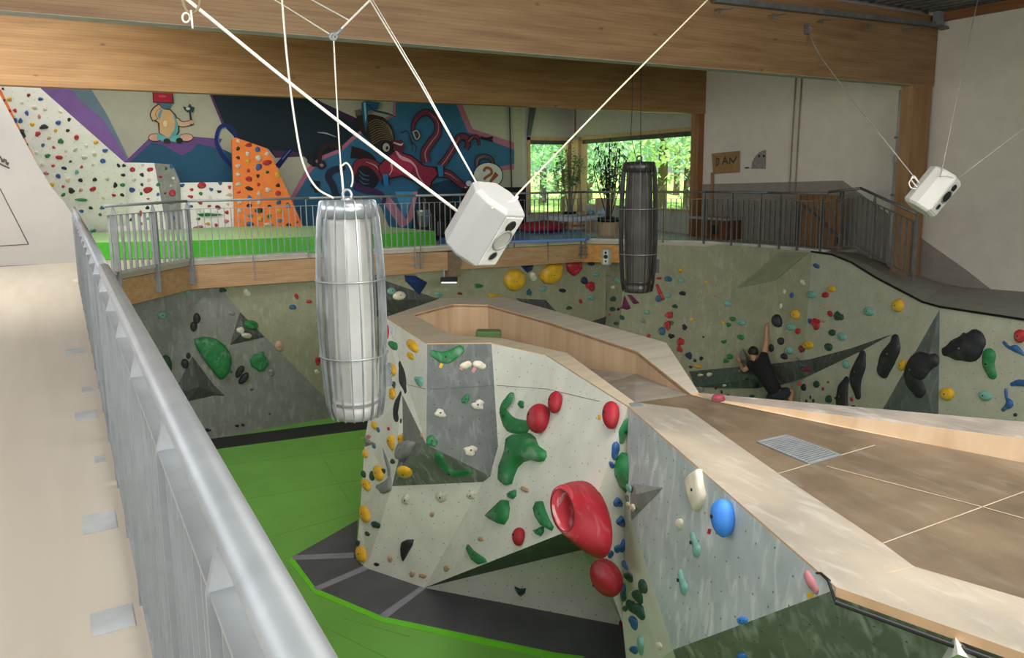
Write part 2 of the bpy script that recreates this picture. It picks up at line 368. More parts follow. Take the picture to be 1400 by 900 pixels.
# ------------------------------------------------------------------ beams, columns, roof
Y1, Z1 = 7.95, None
q = PX(1277, 118, XW-.02); Y1 = q.y; Z1 = q.z
for nm, y0, z0, hh, x1, la in (('ceiling_beam', Y1, Z1, 1.15, XW-.02, 'huge glulam beam across the top of the view nearest the viewer'),):
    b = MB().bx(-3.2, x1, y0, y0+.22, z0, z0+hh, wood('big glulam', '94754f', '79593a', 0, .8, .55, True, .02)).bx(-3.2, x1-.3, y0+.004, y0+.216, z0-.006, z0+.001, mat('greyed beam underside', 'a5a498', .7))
    o = tag(b.build(nm, bevel=.012), la, 'beam')
q2 = PY(948, 155, 13.45)
b = MB().bx(-3.2, XW, 13.45, 13.65, q2.z, q2.z+1.35, wood('rear glulam', 'a98352', '8c663b', 0, .8, .55, True, .02))
tag(b.build('ceiling_beam', bevel=.012), 'second glulam beam further back above the mural and windows', 'beam')
cA, cB = PY(1244, 200, Y1+.02), PY(1268, 200, Y1+.02)
tag(MB().bx(cA.x, cB.x, Y1+.01, Y1+.24, 1.5, Z1, M_post).build('column'), 'brown glulam column in front of the right wall beside the downpipe', 'column')
cx = PY(948, 250, 13.5).x
tag(MB().bx(cx, XW-.005, 13.5, 13.62, FL, q2.z, M_post).bx(cx+.14, XW-.004, 13.48, 13.5, FL, q2.z, wood('dark post edge', '8a5a30', '75491f', 2, 1, .6)).build('column'), 'brown glulam column between the window and the white right wall', 'column')
# roof: trapezoid steel sheet with rooflights
rf = MB(); zr = 7.62
x = -3.2
pts = []
while x < XW+.1:
    pts += [(x, zr), (x+.08, zr), (x+.12, zr+.10), (x+.2, zr+.10), (x+.24, zr)]; x += .24
def roof(x0, x1, y0, y1):
    b = MB(); x = x0
    while x < x1-.01:
        w = min(.24, x1-x); b.prism([(x, y0, zr+.1), (x+w*.45, y0, zr+.1), (x+w*.55, y0, zr), (x+w*.95, y0, zr), (x+w, y0, zr+.1), (x+w, y0, zr+.14), (x, y0, zr+.14)], (0, y1-y0, 0), M_steeld); x += .24
    return b
RL = [(1.0, 9.4, .2, 4.6), (-2.6, 2.2, 9.2, 13.0)]
bb = MB()
for x0, x1, y0, y1 in ((-3.2, 1, -3, Y1), (9.4, XW, -3, Y1), (1, 9.4, -3, .2), (1, 9.4, 4.6, Y1)):
    r = roof(x0, x1, y0, y1); bb.add(r.v, r.f, M_steeld)
struct(bb.build('ceiling'), 'ribbed grey steel roof sheet above the near hall', 'ceiling')
struct(MB().bx(-3.2, -2.6, Y1+.2, 13.5, zr, zr+.15, M_white2).bx(2.2, XW, Y1+.2, 13.5, zr, zr+.15, M_white2).bx(-2.6, 2.2, Y1+.2, 9.2, zr, zr+.15, M_white2).bx(-2.6, 2.2, 13, 13.5, zr, zr+.15, M_white2).build('ceiling'), 'white ceiling between the two big beams', 'ceiling')
struct(MB().bx(-3.2, 15, 13.6, 20.3, 8.1, 8.25, M_white2).build('ceiling'), 'white ceiling above the mural room', 'ceiling')
for k, (x0, x1, y0, y1) in enumerate(RL):
    f = MB()
    for a in ((x0-.1, x1+.1, y0-.1, y0), (x0-.1, x1+.1, y1, y1+.1), (x0-.1, x0, y0, y1), (x1, x1+.1, y0, y1)): f.bx(a[0], a[1], a[2], a[3], zr-.02, zr+.3, M_white2)
    struct(f.build('window_%d' % (3+k)), 'rooflight frame', 'window')
wl = MB(); 
for y in (-3, 1.7, 6.4, 11.1, YL-.12): wl.bx(-3.34, -3.2, y, y+.12, 5.0, 7.6, M_frame)
wl.bx(-3.34, -3.2, -3, YL, 5.0, 5.08, M_frame).bx(-3.34, -3.2, -3, YL, 7.52, 7.6, M_frame)
struct(wl.build('window_5'), 'window band in the left wall', 'window')
# purlin beam along the right wall
a, b_ = PX(1290, 30, XW), PX(1400, 10, XW)
tag(MB().bx(XW-.14, XW-.01, -2.9, Y1, a.z, zr-.02, wood('dark purlin', '8a5c33', '704721', 1, 1, .6)).build('purlin'), 'dark brown timber purlin under the roof along the right wall', 'beam')
# cable tray along the top of the near beam
ta, tb = PY(975, 2, Y1-.06), PY(1285, 37, Y1-.06)
t = thing('cable_tray', 'grey steel cable tray along the top right of the nearest beam', 'cable tray', (ta.x, ta.y, tb.z))
dz = (tb-ta); y_ = Y1-.07
MB().box((ta+tb)/2+Vector((0, -.02, .02)), (tb-ta)/2+Vector((.0, 0, 0)), (0, .045, 0), (0, 0, .035), M_steeld).build('channel', parent=t)
for i in range(5):
    p = ta.lerp(tb, (i+.3)/5); MB().box(p+Vector((-.12, -.05, -.09)), (.13, 0, .02), (0, .02, 0), (0, 0, .008), M_steeld).box(p+Vector((-.24, -.05, -.13)), (.008, 0, 0), (0, .02, 0), (0, 0, .035), M_steeld).build('bracket', parent=t)
MB().box(tb+Vector((-.12, -.04, .12)), (.09, 0, 0), (0, .05, 0), (0, 0, .11), M_steel).build('junction_box', parent=t)
MB().box(tb+Vector((.0, -.05, -.02)), (.16, 0, -.02), (0, .07, 0), (0, 0, .02), M_steeld).build('end_bracket', parent=t)
p = PY(1104, 40, Y1-.04); tag(MB().box(p, (.035, 0, 0), (0, .03, 0), (0, 0, .07), M_steeld).tube([p+Vector((0, -.02, .03)), p+Vector((.03, -.05, .0)), p+Vector((0, -.02, -.03))], .012, 6, M_steel).build('beam_hook'), 'small grey steel hook screwed to the nearest beam', 'hook')
# downpipe
pa, pb, pm = PX(1235, 117, XW-.1), PX(1217.5, 372, XW-.1), PX(1228.5, 225, XW-.1)
yp = PX(1232, 160, XW-.12).y
zt_, zm_, zb_ = Z1-.02, PX(1228, 222, XW-.12).z, 2.6
t = thing('downpipe', 'pale grey plastic downpipe between the right wall and the brown column', 'pipe', (XW-.12, yp, zb_))
m = mat('pale grey plastic', 'b5b3ad', .45)
MB().tube([(XW-.12, yp, zb_), (XW-.12, yp, zm_)], .075, 14, m).build('lower_pipe', parent=t, smooth=True)
MB().tube([(XW-.12, yp, zm_+.14), (XW-.12, yp, zt_)], .06, 14, m).build('upper_pipe', parent=t, smooth=True)
MB().lathe((XW-.12, yp, zm_-.02), [(.078, 0), (.092, .02), (.092, .10), (.075, .16), (.062, .22)], 14, m).build('socket', parent=t, smooth=True)
for z in (zm_+.42, zm_-.6, zb_+.55):
    MB().lathe((XW-.12, yp, z), [(.082, 0), (.09, .0), (.09, .035), (.082, .035)], 14, M_steeld).box((XW-.05, yp, z+.018), (.05, 0, 0), (0, .01, 0), (0, 0, .012), M_steeld).build('clamp', parent=t)
# ------------------------------------------------------------------ ramp behind the right climbing wall, coping
ra, rb_ = PX(1110, 345, 12.1), PX(1285.5, 420.5, 10.95); rc = ra+Vector((-.25, -.1, -3)); rd = PX(1560, 462, 10.25); re_ = rb_+Vector((-.2, 0, -3))
CT = [Ppl(x, y, ra, rb_, rc) for x, y in ((1110, 345), (1138, 349), (1165, 360), (1197, 380), (1262, 414), (1285.5, 420.5))]+[Ppl(x, y, rb_, rd, re_) for x, y in ((1400, 438), (1560, 462))]
rb = MB()
for a, b in zip(CT[:-1], CT[1:]):
    rb.prism([a, b, (XW, b.y+.9, b.z), (XW, a.y+.9, a.z)], (0, 0, -.05), mat('grey ramp vinyl', '8e8d84', .6, var=.08))
struct(rb.build('floor'), 'grey ramp ledge sloping down behind the right climbing wall', 'ledge')
gk = MB().tube([p+Vector((-.015, 0, .012)) for p in CT], .018, 6, M_black)
struct(gk.build('trim_2'), 'black edge strip on top of the right climbing wall', 'trim')
# ------------------------------------------------------------------ climbing panels of the mural room
def panel(name, pts, m, label, off=(0, .1, 0), cat='climbing wall', mside=None, register=True):
    pts = [Vector(p) for p in pts]
    o = tag(MB().prism(pts, off, m, mside).build(name, uv=True), label, cat)
    if register: reg(pts)
    return o
Ya = 19.3
pa_, pb_, pc_ = Vector((0, 19.2, 3.8)), Vector((5, 19.2, 3.8)), Vector((0, 17.3, 6.6))
LPp = lambda x, y: Ppl(x, y, pa_, pb_, pc_)
slp = panel('climbing_wall', [LPp(*p) for p in ((-14, 100), (32, 100), (170, 222), (175, 322), (60, 322), (-60, 200))], M_wallp, 'tall white overhanging climbing panel slanting up to the left corner, full of small holds')
st = MB().prism([LPp(*p)+Vector((0, -.012, 0)) for p in ((-12, 110), (2, 124), (54, 230), (52, 232), (-14, 145))], (0, .01, 0), M_orange)
st.build('painted_edge', parent=slp)['label'] = 'narrow orange painted edge strip'
panel('climbing_wall', [PY(*p, 19.1) for p in ((160, 222), (211, 223), (229, 320), (160, 322))], M_wallp, 'square white climbing panel between the slanting panel and its grey neighbour')
panel('climbing_wall', [PY(*p, 19.15) for p in ((211, 223), (236, 225), (246, 248), (249, 320), (229, 320))], M_wallg, 'narrow light grey climbing panel right of the square white one')
panel('climbing_wall', [PY(*p, 19.2) for p in ((245, 250), (320, 249), (322, 318), (249, 320))], M_wallp, 'low white climbing panel left of the orange panel')
panel('climbing_wall', [PY(*p, 19.0) for p in ((317, 191), (322, 188), (365, 203), (371, 212), (418, 318), (322, 320))], M_orange, 'bright orange climbing panel tapering towards the top', mside=M_orange)
# ------------------------------------------------------------------ lower back wall under the platform
g0, g1, g2 = Vector((0, 15.3, 0)), Vector((5, 15.3, 0)), Vector((0, 15.05, 3.0))
G = lambda x, y: Ppl(x, y, g0, g1, g2)
gt = lambda x: G(x, 340)
crT, crM, crB = G(300, 392), G(329, 427), G(446, 545)
base = G(446, 579)
cornT, cornB = PX(828, 345, 10.75), PX(828, 560, 10.75)
right_p = (crT, crB, PX(828, 430, 11.1))
P2 = lambda x, y: Ppl(x, y, *right_p)
z0p = Pz(446, 579.5, 0)
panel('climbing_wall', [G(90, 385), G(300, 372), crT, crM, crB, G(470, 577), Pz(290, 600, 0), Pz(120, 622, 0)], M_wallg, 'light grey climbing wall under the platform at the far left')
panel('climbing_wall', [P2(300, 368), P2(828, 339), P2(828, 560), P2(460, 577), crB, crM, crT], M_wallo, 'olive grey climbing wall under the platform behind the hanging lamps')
# ------------------------------------------------------------------ lower right wall
U = [PX(828, 342, 11.1), Vector((10.82, 13.47, 3.48)), Vector((11.4, 12.85, 3.48)), Vector((11.85, 12.02, 3.48)), Vector((12.07, 11.38, 3.48)), Vector((12.16, 10.6, 3.48)), Vector((12.2, 9.9, 3.48)), CT[0]]
K = [PX(828, 428, 11.1), PX(868, 420, 11.15), PX(905, 413.5, 11.42), PX(1000, 397, 12.0), PX(1060, 383, 12.1), CT[0], CT[0]]
D_ = [Vector((k.x-.45, k.y-.15, 0)) for k in K]
ub = MB()
us = [U[0], U[1], U[2], U[3], U[4], U[5], U[7]]
ks = [K[0], PX(850, 423, 10.95), K[2], K[2]+(K[3]-K[2])*.6, K[3], K[4], K[5]]
for i in range(6):
    if (ks[i+1]-us[i+1]).length < .05: q = [us[i], us[i+1], ks[i]]
    else: q = [us[i], us[i+1], ks[i+1], ks[i]]
    ub.face(q, M_wallo)
    for k in range(1, len(q)-1): reg([q[0], q[k], q[k+1]])
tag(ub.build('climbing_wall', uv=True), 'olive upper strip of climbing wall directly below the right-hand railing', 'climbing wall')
lb = MB(); ds = [Vector((k.x-.45, k.y-.15, 0)) for k in ks]; ds[-1] = CT[0]+Vector((-.25, -.1, -3))*(CT[0].z/3)
for i in range(6):
    q = [ks[i], ks[i+1], ds[i+1], ds[i]]
    lb.face(q, M_wallo)
    reg([q[0], q[1], q[2]]); reg([q[0], q[2], q[3]])
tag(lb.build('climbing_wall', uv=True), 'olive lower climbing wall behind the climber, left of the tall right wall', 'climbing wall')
r1, r2 = MB(), MB()
dn = lambda p, a: Vector((p.x, p.y, p.z))+(a*(p.z/3.0))
v1, v2 = Vector((-.25, -.1, -3)), Vector((-.2, 0, -3))
q = CT[:6]+[dn(CT[5], v1), dn(CT[0], v1)]
for k in range(1, len(q)-1): reg([q[0], q[k], q[k+1]])
tag(MB().face(q, mat('cream right wall board', 'bab7a5', .75, var=.06, vs=3, dots=True, chalk=.15)).build('climbing_wall', uv=True), 'tall cream climbing wall on the right with the black banana-shaped holds', 'climbing wall')
q = [CT[5], CT[6], CT[7], dn(CT[7], v2), dn(CT[5], v2)]
for k in range(1, len(q)-1): reg([q[0], q[k], q[k+1]])
tag(MB().face(q, MATS['cream right wall board']).build('climbing_wall', uv=True), 'cream climbing wall at the right edge with the blue squiggly holds', 'climbing wall')
# ------------------------------------------------------------------ the big boulder block
A, B_, Cc, D, E_ = [Pz(*p, 3) for p in ((527, 435), (584, 471), (672, 470), (746, 486), (858, 557))]
Fp, Gp = Pz(1143, 806, 3), Pz(1560, 954, 3)
K1, Kb, K3, S1 = Pz(487, 765, 0), Pz(501, 777, 0), Pz(580, 804, 0), Pz(853, 856, 0)
W2 = Ppl(684, 658, Cc, D, K3)
W1 = Ppl(583, 608, B_, Cc, W2)
W1 = CAM+(W1-CAM)*.985
Wb = Ppl(536, 665, Kb, K3, W2); Wb = CAM+(Wb-CAM)*1.005
N1 = Ppl(550, 540, A, B_, K1); N2 = Ppl(551, 603, A, B_, K1); N2 = CAM+(N2-CAM)*1.03
Sil = Ppl(493, 690, A, B_, K1); Sil2 = Ppl(499, 600, A, B_, K1)
Q1 = Ppl(803, 716, D, E_, K3)
Q2 = Ppl(796, 752, K3, S1, S1+Vector((0, 0, 3))+(K3-S1).cross(Vector((0, 0, 1))).normalized()*-.0)
E3 = Pd(920, 889, 5.5); E2 = Ppl(862, 706, E_, Fp, E3)
T1, T2 = Pd(851, 852, 6.95), Pd(859, 930, 6.75)
K5, K6 = Pz(862, 930, 0), Pz(965, 1015, 0)
bk = thing('boulder', 'huge angular bouldering block in the middle with a plywood top', 'boulder', (K3.x+1, K3.y-1, 0))
def facet(name, tris, m, label=None, par=bk, smooth=False):
    b = MB()
    for t in tris:
        b.face(t, m)
        for k in range(1, len(t)-1): reg([t[0], t[k], t[k+1]])
    o = b.build(name, parent=par, uv=True, smooth=smooth)
    if label: o['label'] = label
    return o
facet('cream_face', [(A, B_, W1, N1), (A, N1, Sil2), (N1, N2, Wb, Sil2), (Sil2, Wb, Sil), (Sil, Wb, Kb, K1)], M_wall, 'cream left face full of yellow holds')
facet('shaded_facet', [(N1, W1, N2)], M_wallg)
facet('cream_face', [(Wb, W2, K3, Kb)], M_wall)
facet('cream_face', [(Cc, D, K3, W2), (D, Q1, K3), (D, E_, Q1)], M_wall, 'cream front face with red and green holds', smooth=True)
facet('slate_face', [(B_, Cc, W2, W1)], M_walls, 'slate grey upper face')
facet('wedge_underside', [(W1, W2, Wb), (W1, Wb, N2)], M_greenw, 'dark green underside of the wedge')
facet('wedge_underside', [(K3, Q1, Q2)], M_dkgreen, 'long dark green triangle under the red volume')
facet('cream_face', [(K3, Q2, S1)], M_wall, 'cream foot triangle above the charcoal mat')
facet('cream_strip', [(E_, T1, Q1), (E_, E2, T1), (E2, E3, T1), (E3, Pd(965, 1015, 5.9), T2, T1)], mat('greenish cream board', 'd2d1c2', .75, var=.06, vs=3, dots=False, chalk=.15), 'tall cream arete strip with blue and green holds')
facet('cream_strip', [(Q1, T1, S1, Q2), (T1, T2, K5, S1)], MATS['greenish cream board'])
facet('blue_grey_face', [(E_, Fp, E3, E2)], M_blue, 'blue grey chalky face')
B1, B2 = Ppl(1560, 1300, E3, Fp, Gp), Ppl(960, 1150, E3, Fp, Gp)
facet('green_face', [(E3, Fp, Gp, B1, B2)], M_greenw, 'dark green face at the lower right')
# hidden far sides
OF = [(527, 435), (603, 409), (688, 407), (750, 424), (911, 470), (955, 538)]
OFp = [Pz(*p, 3) for p in OF]
far = MB()
po = [Pz(1400, 577, 3.17), Pz(1560, 591, 3.17)]
chain = OFp+[po[0], po[1], Vector((po[1].x, -2.0, 3.17))]
for a, b in zip(chain[:-1], chain[1:]): far.face([a, b, (b.x, b.y, 0), (a.x, a.y, 0)], M_wall)
far.build('far_face', parent=bk, uv=True)
# ring of worn birch plywood round the pit
ON = [A, B_, Cc, D, E_]; IN = [Pz(*p, 3) for p in ((564, 431), (619, 460), (686, 464), (775, 484), (868, 552))]
IF = [Pz(*p, 3) for p in ((564, 431), (619, 417), (667, 418), (750, 441), (870, 481), (945, 541))]
m_edge = mat('plywood cut edge', 'd2ad85', .55, var=.08)
def quads(name, oa, ia, m, th=.045):
    b = MB()
    for i in range(len(oa)-1): b.prism([oa[i], oa[i+1], ia[i+1], ia[i]], (0, 0, -th), m, m_edge)
    return b.build(name, parent=bk)
up_ = Vector((0, 0, .012)); 
outs = lambda p, k=.03: p+up_
quads('rim', [outs(p) for p in ON], [p+up_ for p in IN], M_ring)
quads('rim', [p+up_ for p in OFp], [p+up_ for p in IF], wood('grey rim ply', 'bdb2a0', 'a79e92', 0, .45, .5, False))['label'] = 'grey worn far rim'
zn, zf = [2.15, 2.2, 2.3, 2.55, 3.0], [2.15, 2.15, 2.2, 2.42, 2.74, 2.999]
fn = [Vector((p.x, p.y, z)) for p, z in zip(IN, zn)]; ff = [Vector((p.x, p.y, z)) for p, z in zip(IF, zf)]
iw = MB()
for i in range(5): iw.face([IF[i], IF[i+1], ff[i+1], ff[i]], M_plyw)
for i in range(4): iw.face([IN[i], IN[i+1], fn[i+1], fn[i]], M_plyw)
iw.build('pit_wall', parent=bk)
fl = MB()
for a, b, c in ((fn[1], ff[1], ff[2]), (fn[1], ff[2], fn[2]), (fn[2], ff[2], ff[3]), (fn[2], ff[3], fn[3]), (fn[3], ff[3], ff[4]), (fn[3], ff[4], fn[4]), (fn[4], ff[4], ff[5]), (fn[0], ff[1], fn[1])): fl.face([a, b, c], M_decks)
fl.build('pit_floor', parent=bk)
Z3 = lambda *p: Pz(p[0], p[1], 3)
strip = [E_, Fp, Gp, Z3(1560, 872), Z3(1400, 822), Z3(1250, 778), Z3(1207, 746), Z3(1064, 650), Z3(939, 561), Z3(868, 552)]
MB().prism([p+up_ for p in strip], (0, 0, -.05), M_bord, m_edge).build('deck_border', parent=bk)['label'] = 'pale plywood border strip of the deck'
main = [Z3(868, 552), Z3(945, 541), Z3(985, 553), Z3(1400, 635), Z3(1560, 665), Z3(1560, 872), Z3(1400, 822), Z3(1250, 778), Z3(1207, 746), Z3(1064, 650), Z3(939, 561)]
MB().prism([p+up_*.8 for p in main], (0, 0, -.05), M_deck).build('deck', parent=bk)['label'] = 'brown worn plywood deck'
sm = MB(); ml = mat('pale deck seam', 'b5a48c', .6)
for a, b in (((1064, 650), (1196, 611)), ((1207, 746), (1343, 696)), ((1343, 696), (1400, 675)), ((1400, 675), (1560, 622)), ((1130, 640), (1343, 696)), ((1343, 696), (1400, 712)), ((1250, 778), (1207, 788))):
    a, b = Z3(*a)+up_, Z3(*b)+up_; d = (b-a).normalized(); n = Vector((-d.y, d.x, 0))*.004
    sm.prism([a-n, b-n, b+n, a+n], (0, 0, .0015), ml)
sm.build('deck_seam', parent=bk)
# parapet on the far side of the deck
pq = [(Z3(955, 539)+up_, Z3(985, 549)+up_, Z3(985, 552)+up_), (Pz(1400, 577, 3.17), Pz(1400, 600, 3.17), Z3(1400, 635)), (Pz(1560, 591, 3.17), Pz(1560, 619, 3.17), Z3(1560, 665))]
tp, wl_ = MB(), MB()
for (a, b, c), (a2, b2, c2_) in zip(pq[:-1], pq[1:]):
    tp.prism([a, a2, b2, b], (0, 0, -.02), M_decks, m_edge); wl_.face([b, b2, c2_, c], M_plyw)
tp.build('parapet_top', parent=bk); wl_.build('parapet_wall', parent=bk)
# black gasket under the front rim
ge = [Pz(1115, 782, 2.99), Fp+Vector((0, 0, -.06)), Gp+Vector((0, 0, -.06))]
q0, q1, q2 = Ppl(1116, 784, E_, Fp, E3), Ppl(1122, 784, E_, Fp, E3), Ppl(1133, 794, E_, Fp, E3)
MB().tube([q0, q1, q2, Fp+Vector((-.01, -.01, -.06)), Gp+Vector((-.01, -.01, -.06))], [.005, .007, .010, .012, .012], 8, M_black).build('edge_gasket', parent=bk)
# small plate on the rim near the peak of the front edge
pc = Z3(868, 556)+up_*1.3
MB().prism([Z3(860, 554)+up_*1.1, Z3(872, 552)+up_*1.1, Z3(879, 557)+up_*1.1, Z3(864, 558)+up_*1.1], (0, 0, .004), mat('slate plate', '70757a', .5)).build('rim_plate', parent=bk)
# drain-like steel floor grate
gc = [Z3(*p)+up_ for p in ((1036, 607), (1075, 598), (1148, 625), (1107, 637))]
t = thing('floor_grate', 'ribbed steel floor grate let into the brown deck', 'grate', centre(gc))
fb_ = MB()
for i in range(4):
    a, b = gc[i], gc[(i+1) % 4]; d = (b-a).normalized(); n = Vector((-d.y, d.x, 0))*.008
    fb_.prism([a-n, b-n, b+n, a+n], (0, 0, .008), M_steel)
fb_.build('frame', parent=t)
sl = MB()
for i in range(17):
    f_ = (i+.5)/17; a, b = gc[0].lerp(gc[3], f_), gc[1].lerp(gc[2], f_); d = (b-a).normalized(); n = Vector((-d.y, d.x, 0))*.007
    sl.prism([a-n, b-n, b+n, a+n], (0, 0, .007), M_steel)
sl.build('slats', parent=t)
MB().prism([p+Vector((0, 0, .0005)) for p in gc], (0, 0, .001), M_blk).build('dark_gap', parent=t)
# ------------------------------------------------------------------ mats on the lower floor
O0 = lambda *p: Pz(p[0], p[1], 0)
def lay(name, px, m, la, cat='mat', group=None, z=0., th=.05, uvz=False):
    pts = [Vector((p.x, p.y, z)) for p in [O0(*q) for q in px]]
    return tag(MB().prism(pts, (0, 0, -th), m).build(name), la, cat, group)
gb = MB().bx(.05, 12.7, -3, 15.28, -.05, -.004, M_gmat)
gmo = tag(gb.build('floor_mat'), 'large green landing mat covering the lower floor', 'mat')
cg = 'charcoal mats round the boulder block'
lay('floor_mat', [(399, 762), (489, 711), (486, 762)], M_kmat, 'triangular charcoal mat furthest left at the foot of the block', group=cg)
lay('floor_mat', [(399, 762), (486, 762), (503, 776), (432, 805)], M_kmat, 'narrow charcoal mat between the first two pale seams at the block corner', group=cg)
lay('floor_mat', [(432, 805), (503, 776), (580, 803), (522, 843)], M_kmat, 'four-sided charcoal mat between the second and third pale seam', group=cg)
lay('floor_mat', [(522, 843), (580, 803), (853, 856), (880, 960), (940, 1100), (800, 902), (760, 893)], M_kmat, 'long charcoal mat below the dark green wedge at the bottom edge', group=cg)
lay('seam_strip', [(399, 760), (484, 756), (484, 763), (401, 766)], M_seam, 'pale grey velcro strip, topmost of three beside the block', 'strip', z=.004)
lay('seam_strip', [(428, 804), (500, 773), (505, 778), (435, 808)], M_seam, 'pale grey velcro strip, middle of three beside the block', 'strip', z=.004)
lay('seam_strip', [(519, 841), (574, 803), (582, 805), (528, 846)], M_seam, 'pale grey velcro strip, lowest of three beside the block', 'strip', z=.004)
lay('mat_border', [(399, 760), (395, 768), (430, 812), (520, 850), (760, 902), (790, 905), (800, 898), (760, 893), (522, 843), (432, 805), (401, 763)], M_gmatl, 'bright green border line along the charcoal mats', 'strip', z=.002)
lay('floor_mat', [(80, 640), (290, 600), (530, 569), (530, 583), (303, 613), (80, 655)], mat('near black mat', '2b2b2e', .5, var=.1), 'near black mat strip along the foot of the far wall', z=.002)
for a, b in (((300, 637), (500, 612)), ((290, 690), (500, 655)), ((330, 745), (492, 700)), ((420, 590), (480, 690)), ((440, 855), (530, 900)), ((470, 845), (560, 870))):
    a, b = O0(*a), O0(*b); a.z = b.z = -.004; d = (b-a).normalized(); n = Vector((-d.y, d.x, 0))*.007
    MB().prism([a-n, b-n, b+n, a+n], (0, 0, .002), mat('light green welt', '6aa645', .4)).build('welt', parent=gmo)
# ------------------------------------------------------------------ BVH of everything climbable
def bvh():
    v, f = [], []
    for p in PANELS: f.append(list(range(len(v), len(v)+len(p)))); v += p
    return BVHTree.FromPolygons(v, f)
TREE = bvh()
def hit(x, y):
    for r in (0, 3, 6, 10, 16, 24):
        for k in range(1 if r == 0 else 12):
            q = ray(x+r*math.cos(k*.5236), y+r*math.sin(k*.5236)); dl = q.normalized()
            h, n, i, d = TREE.ray_cast(CAM, dl)
            if h is None: continue
            if n.dot(dl) > 0: n = -n
            return (onpl(x, y, h, n) if r else h), n
    raise Exception('miss %s %s' % (x, y))
def onpl(x, y, h, n):
    q = ray(x, y); return CAM+q*((h-CAM).dot(n)/q.dot(n))
# ================================================================== RAILINGS
def railing(label, a, b, posts, group=None, ext=.42, sp=.115, top=1.1, inf=.93, dep=.022, bth=.005, hr=.024, pdep=.035, m=None, ends=(True, True), pth=.007):
    m = m or M_steel
    a, b = Vector(a), Vector(b); L = Vector((b.x-a.x, b.y-a.y, 0)).length; t = Vector((b.x-a.x, b.y-a.y, 0))/L
    n = Vector((t.y, -t.x, 0))
    zz = lambda u: a.z+(b.z-a.z)*u/L
    P = lambda u, z, o=0: Vector((a.x, a.y, 0))+t*u+n*o+Vector((0, 0, zz(u)+z))
    r = thing('railing', label, 'railing', (a+b)/2, group)
    MB().tube([P(-.0, top-hr), P(L, top-hr)], hr, 12, m).build('handrail', parent=r, smooth=True)
    s = (b-a).normalized()
    for nm, z in (('top_bar', inf), ('bottom_bar', .055)):
        MB().box((P(0, z)+P(L, z))/2, (P(L, z)-P(0, z))/2, n*dep*1.25, (0, 0, .005), m).build(nm, parent=r)
    for u in posts:
        c = P(u, 0)
        pts = [P(u, -ext, -pdep)-t*pth, P(u, -ext, pdep)-t*pth, P(u, inf, pdep)-t*pth, P(u, top-hr*1.6, .008)-t*pth, P(u, top-hr*1.6, -.008)-t*pth, P(u, inf, -pdep)-t*pth]
        o = MB().prism(pts, t*2*pth, m).build('post', parent=r)
        if ext > .1:
            for z in (-.33, -.17):
                MB().box(P(u, z, -pdep)+t*.0, t*.05, n*.01, (0, 0, .018), m).build('bolt_plate', parent=o)
    k = int(L/sp); us = [(i+.5)*L/k for i in range(k)]
    us = [u for u in us if all(abs(u-p) > .03 for p in posts)]
    for u in us[:100]:
        MB().box((P(u, .055)+P(u, inf))/2, t*bth, n*dep, (0, 0, (inf-.055)/2), m).build('baluster', parent=r)
    return r
def plen(a, b): return (Vector(b)-Vector(a)).length
# nearest: along the walkway, just in front of the viewer
na, nb = Vector((.146, -.9, 3.5)), Vector((.215, 12.82, 3.5))
ys = [-.45, .1, .42, 1.0, 1.62, 2.22, 2.8, 3.3, 3.85, 4.4, 4.95, 5.5, 6.1, 6.7, 7.3]
cut = [(-.9, 4.1), (4.14, 8.6), (8.64, 12.82)]
lb = ['long galvanised railing beside the walkway, the stretch closest to the viewer', 'middle stretch of the galvanised walkway railing on the left', 'far stretch of the walkway railing running up to the corner of the platform']
for (y0, y1), la in zip(cut, lb):
    f = lambda y: na.lerp(nb, (y+.9)/13.72)
    a, b = f(y0), f(y1)
    ps = [y-y0 for y in ((-.4, .3, 1.0, 1.6, 2.25, 2.85, 3.45, 4.06) if y0 < 0 else [y0+.04+.65*i for i in range(7)]) if y0 <= y <= y1]
    railing(la, a, b, ps, 'railings of the upper floor', ext=.14, sp=.085 if y0 < 0 else .1, top=1.1+.0, inf=.965, dep=.022, hr=.027, pdep=.032, bth=.004)
def seg(label, i, j, posts, **k):
    a, b = PE[i] if isinstance(i, int) else i, PE[j] if isinstance(j, int) else j
    a, b = Vector(a), Vector(b)
    t = (b-a).normalized(); n = Vector((t.y, -t.x, 0))*.04
    a, b = a+n, b+n
    return railing(label, a, b, [Vector((p[0]-a.x, p[1]-a.y, 0)).dot(t) for p in posts], 'railings of the upper floor', **k)
pz = lambda x, y: Pz(x, y, 3.5)
seg('slanting platform railing with broad flat bars, between the left corner and the long straight railing', 1, 2, [pz(164, 376), pz(216, 366), (2.0, 14.80)], sp=.135, dep=.024, pdep=.05, bth=.006)
seg('straight platform railing in front of the white and orange climbing panels', 2, 3, [(2.05, 14.84), pz(346, 352), (4.13, 14.8)], dep=.012, bth=.006, pdep=.02)
seg('platform railing behind the bright hanging lamp and in front of the green mat', 3, 4, [(5.2, 14.7), (6.26, 14.55)], dep=.012, bth=.006, pdep=.022)
seg('platform railing behind the big white speaker', 4, 5, [(6.38, 14.55), pz(632, 337), (8.4, 14.42)], dep=.012, bth=.006, pdep=.022)
seg('platform railing in front of the red bean bag and the left window', 5, 7, [(8.55, 14.42), pz(746, 330), (10.12, 14.1)], dep=.014, bth=.006, pdep=.022, m=M_steeld)
seg('short platform railing in front of the round planter', 7, 8, [(10.24, 14.06)], dep=.014, bth=.006, m=M_steeld, sp=.1, pdep=.022)
seg('platform railing behind the dark hanging lamp', 8, 10, [(11.42, 12.78)], dep=.018, bth=.006, ext=.02, m=M_steeld, sp=.11)
seg('platform railing in front of the low wooden box and white wall', 10, 12, [pz(963, 332), (12.08, 11.38), (12.16, 10.75)], dep=.02, bth=.006, ext=.02, m=M_steeld)
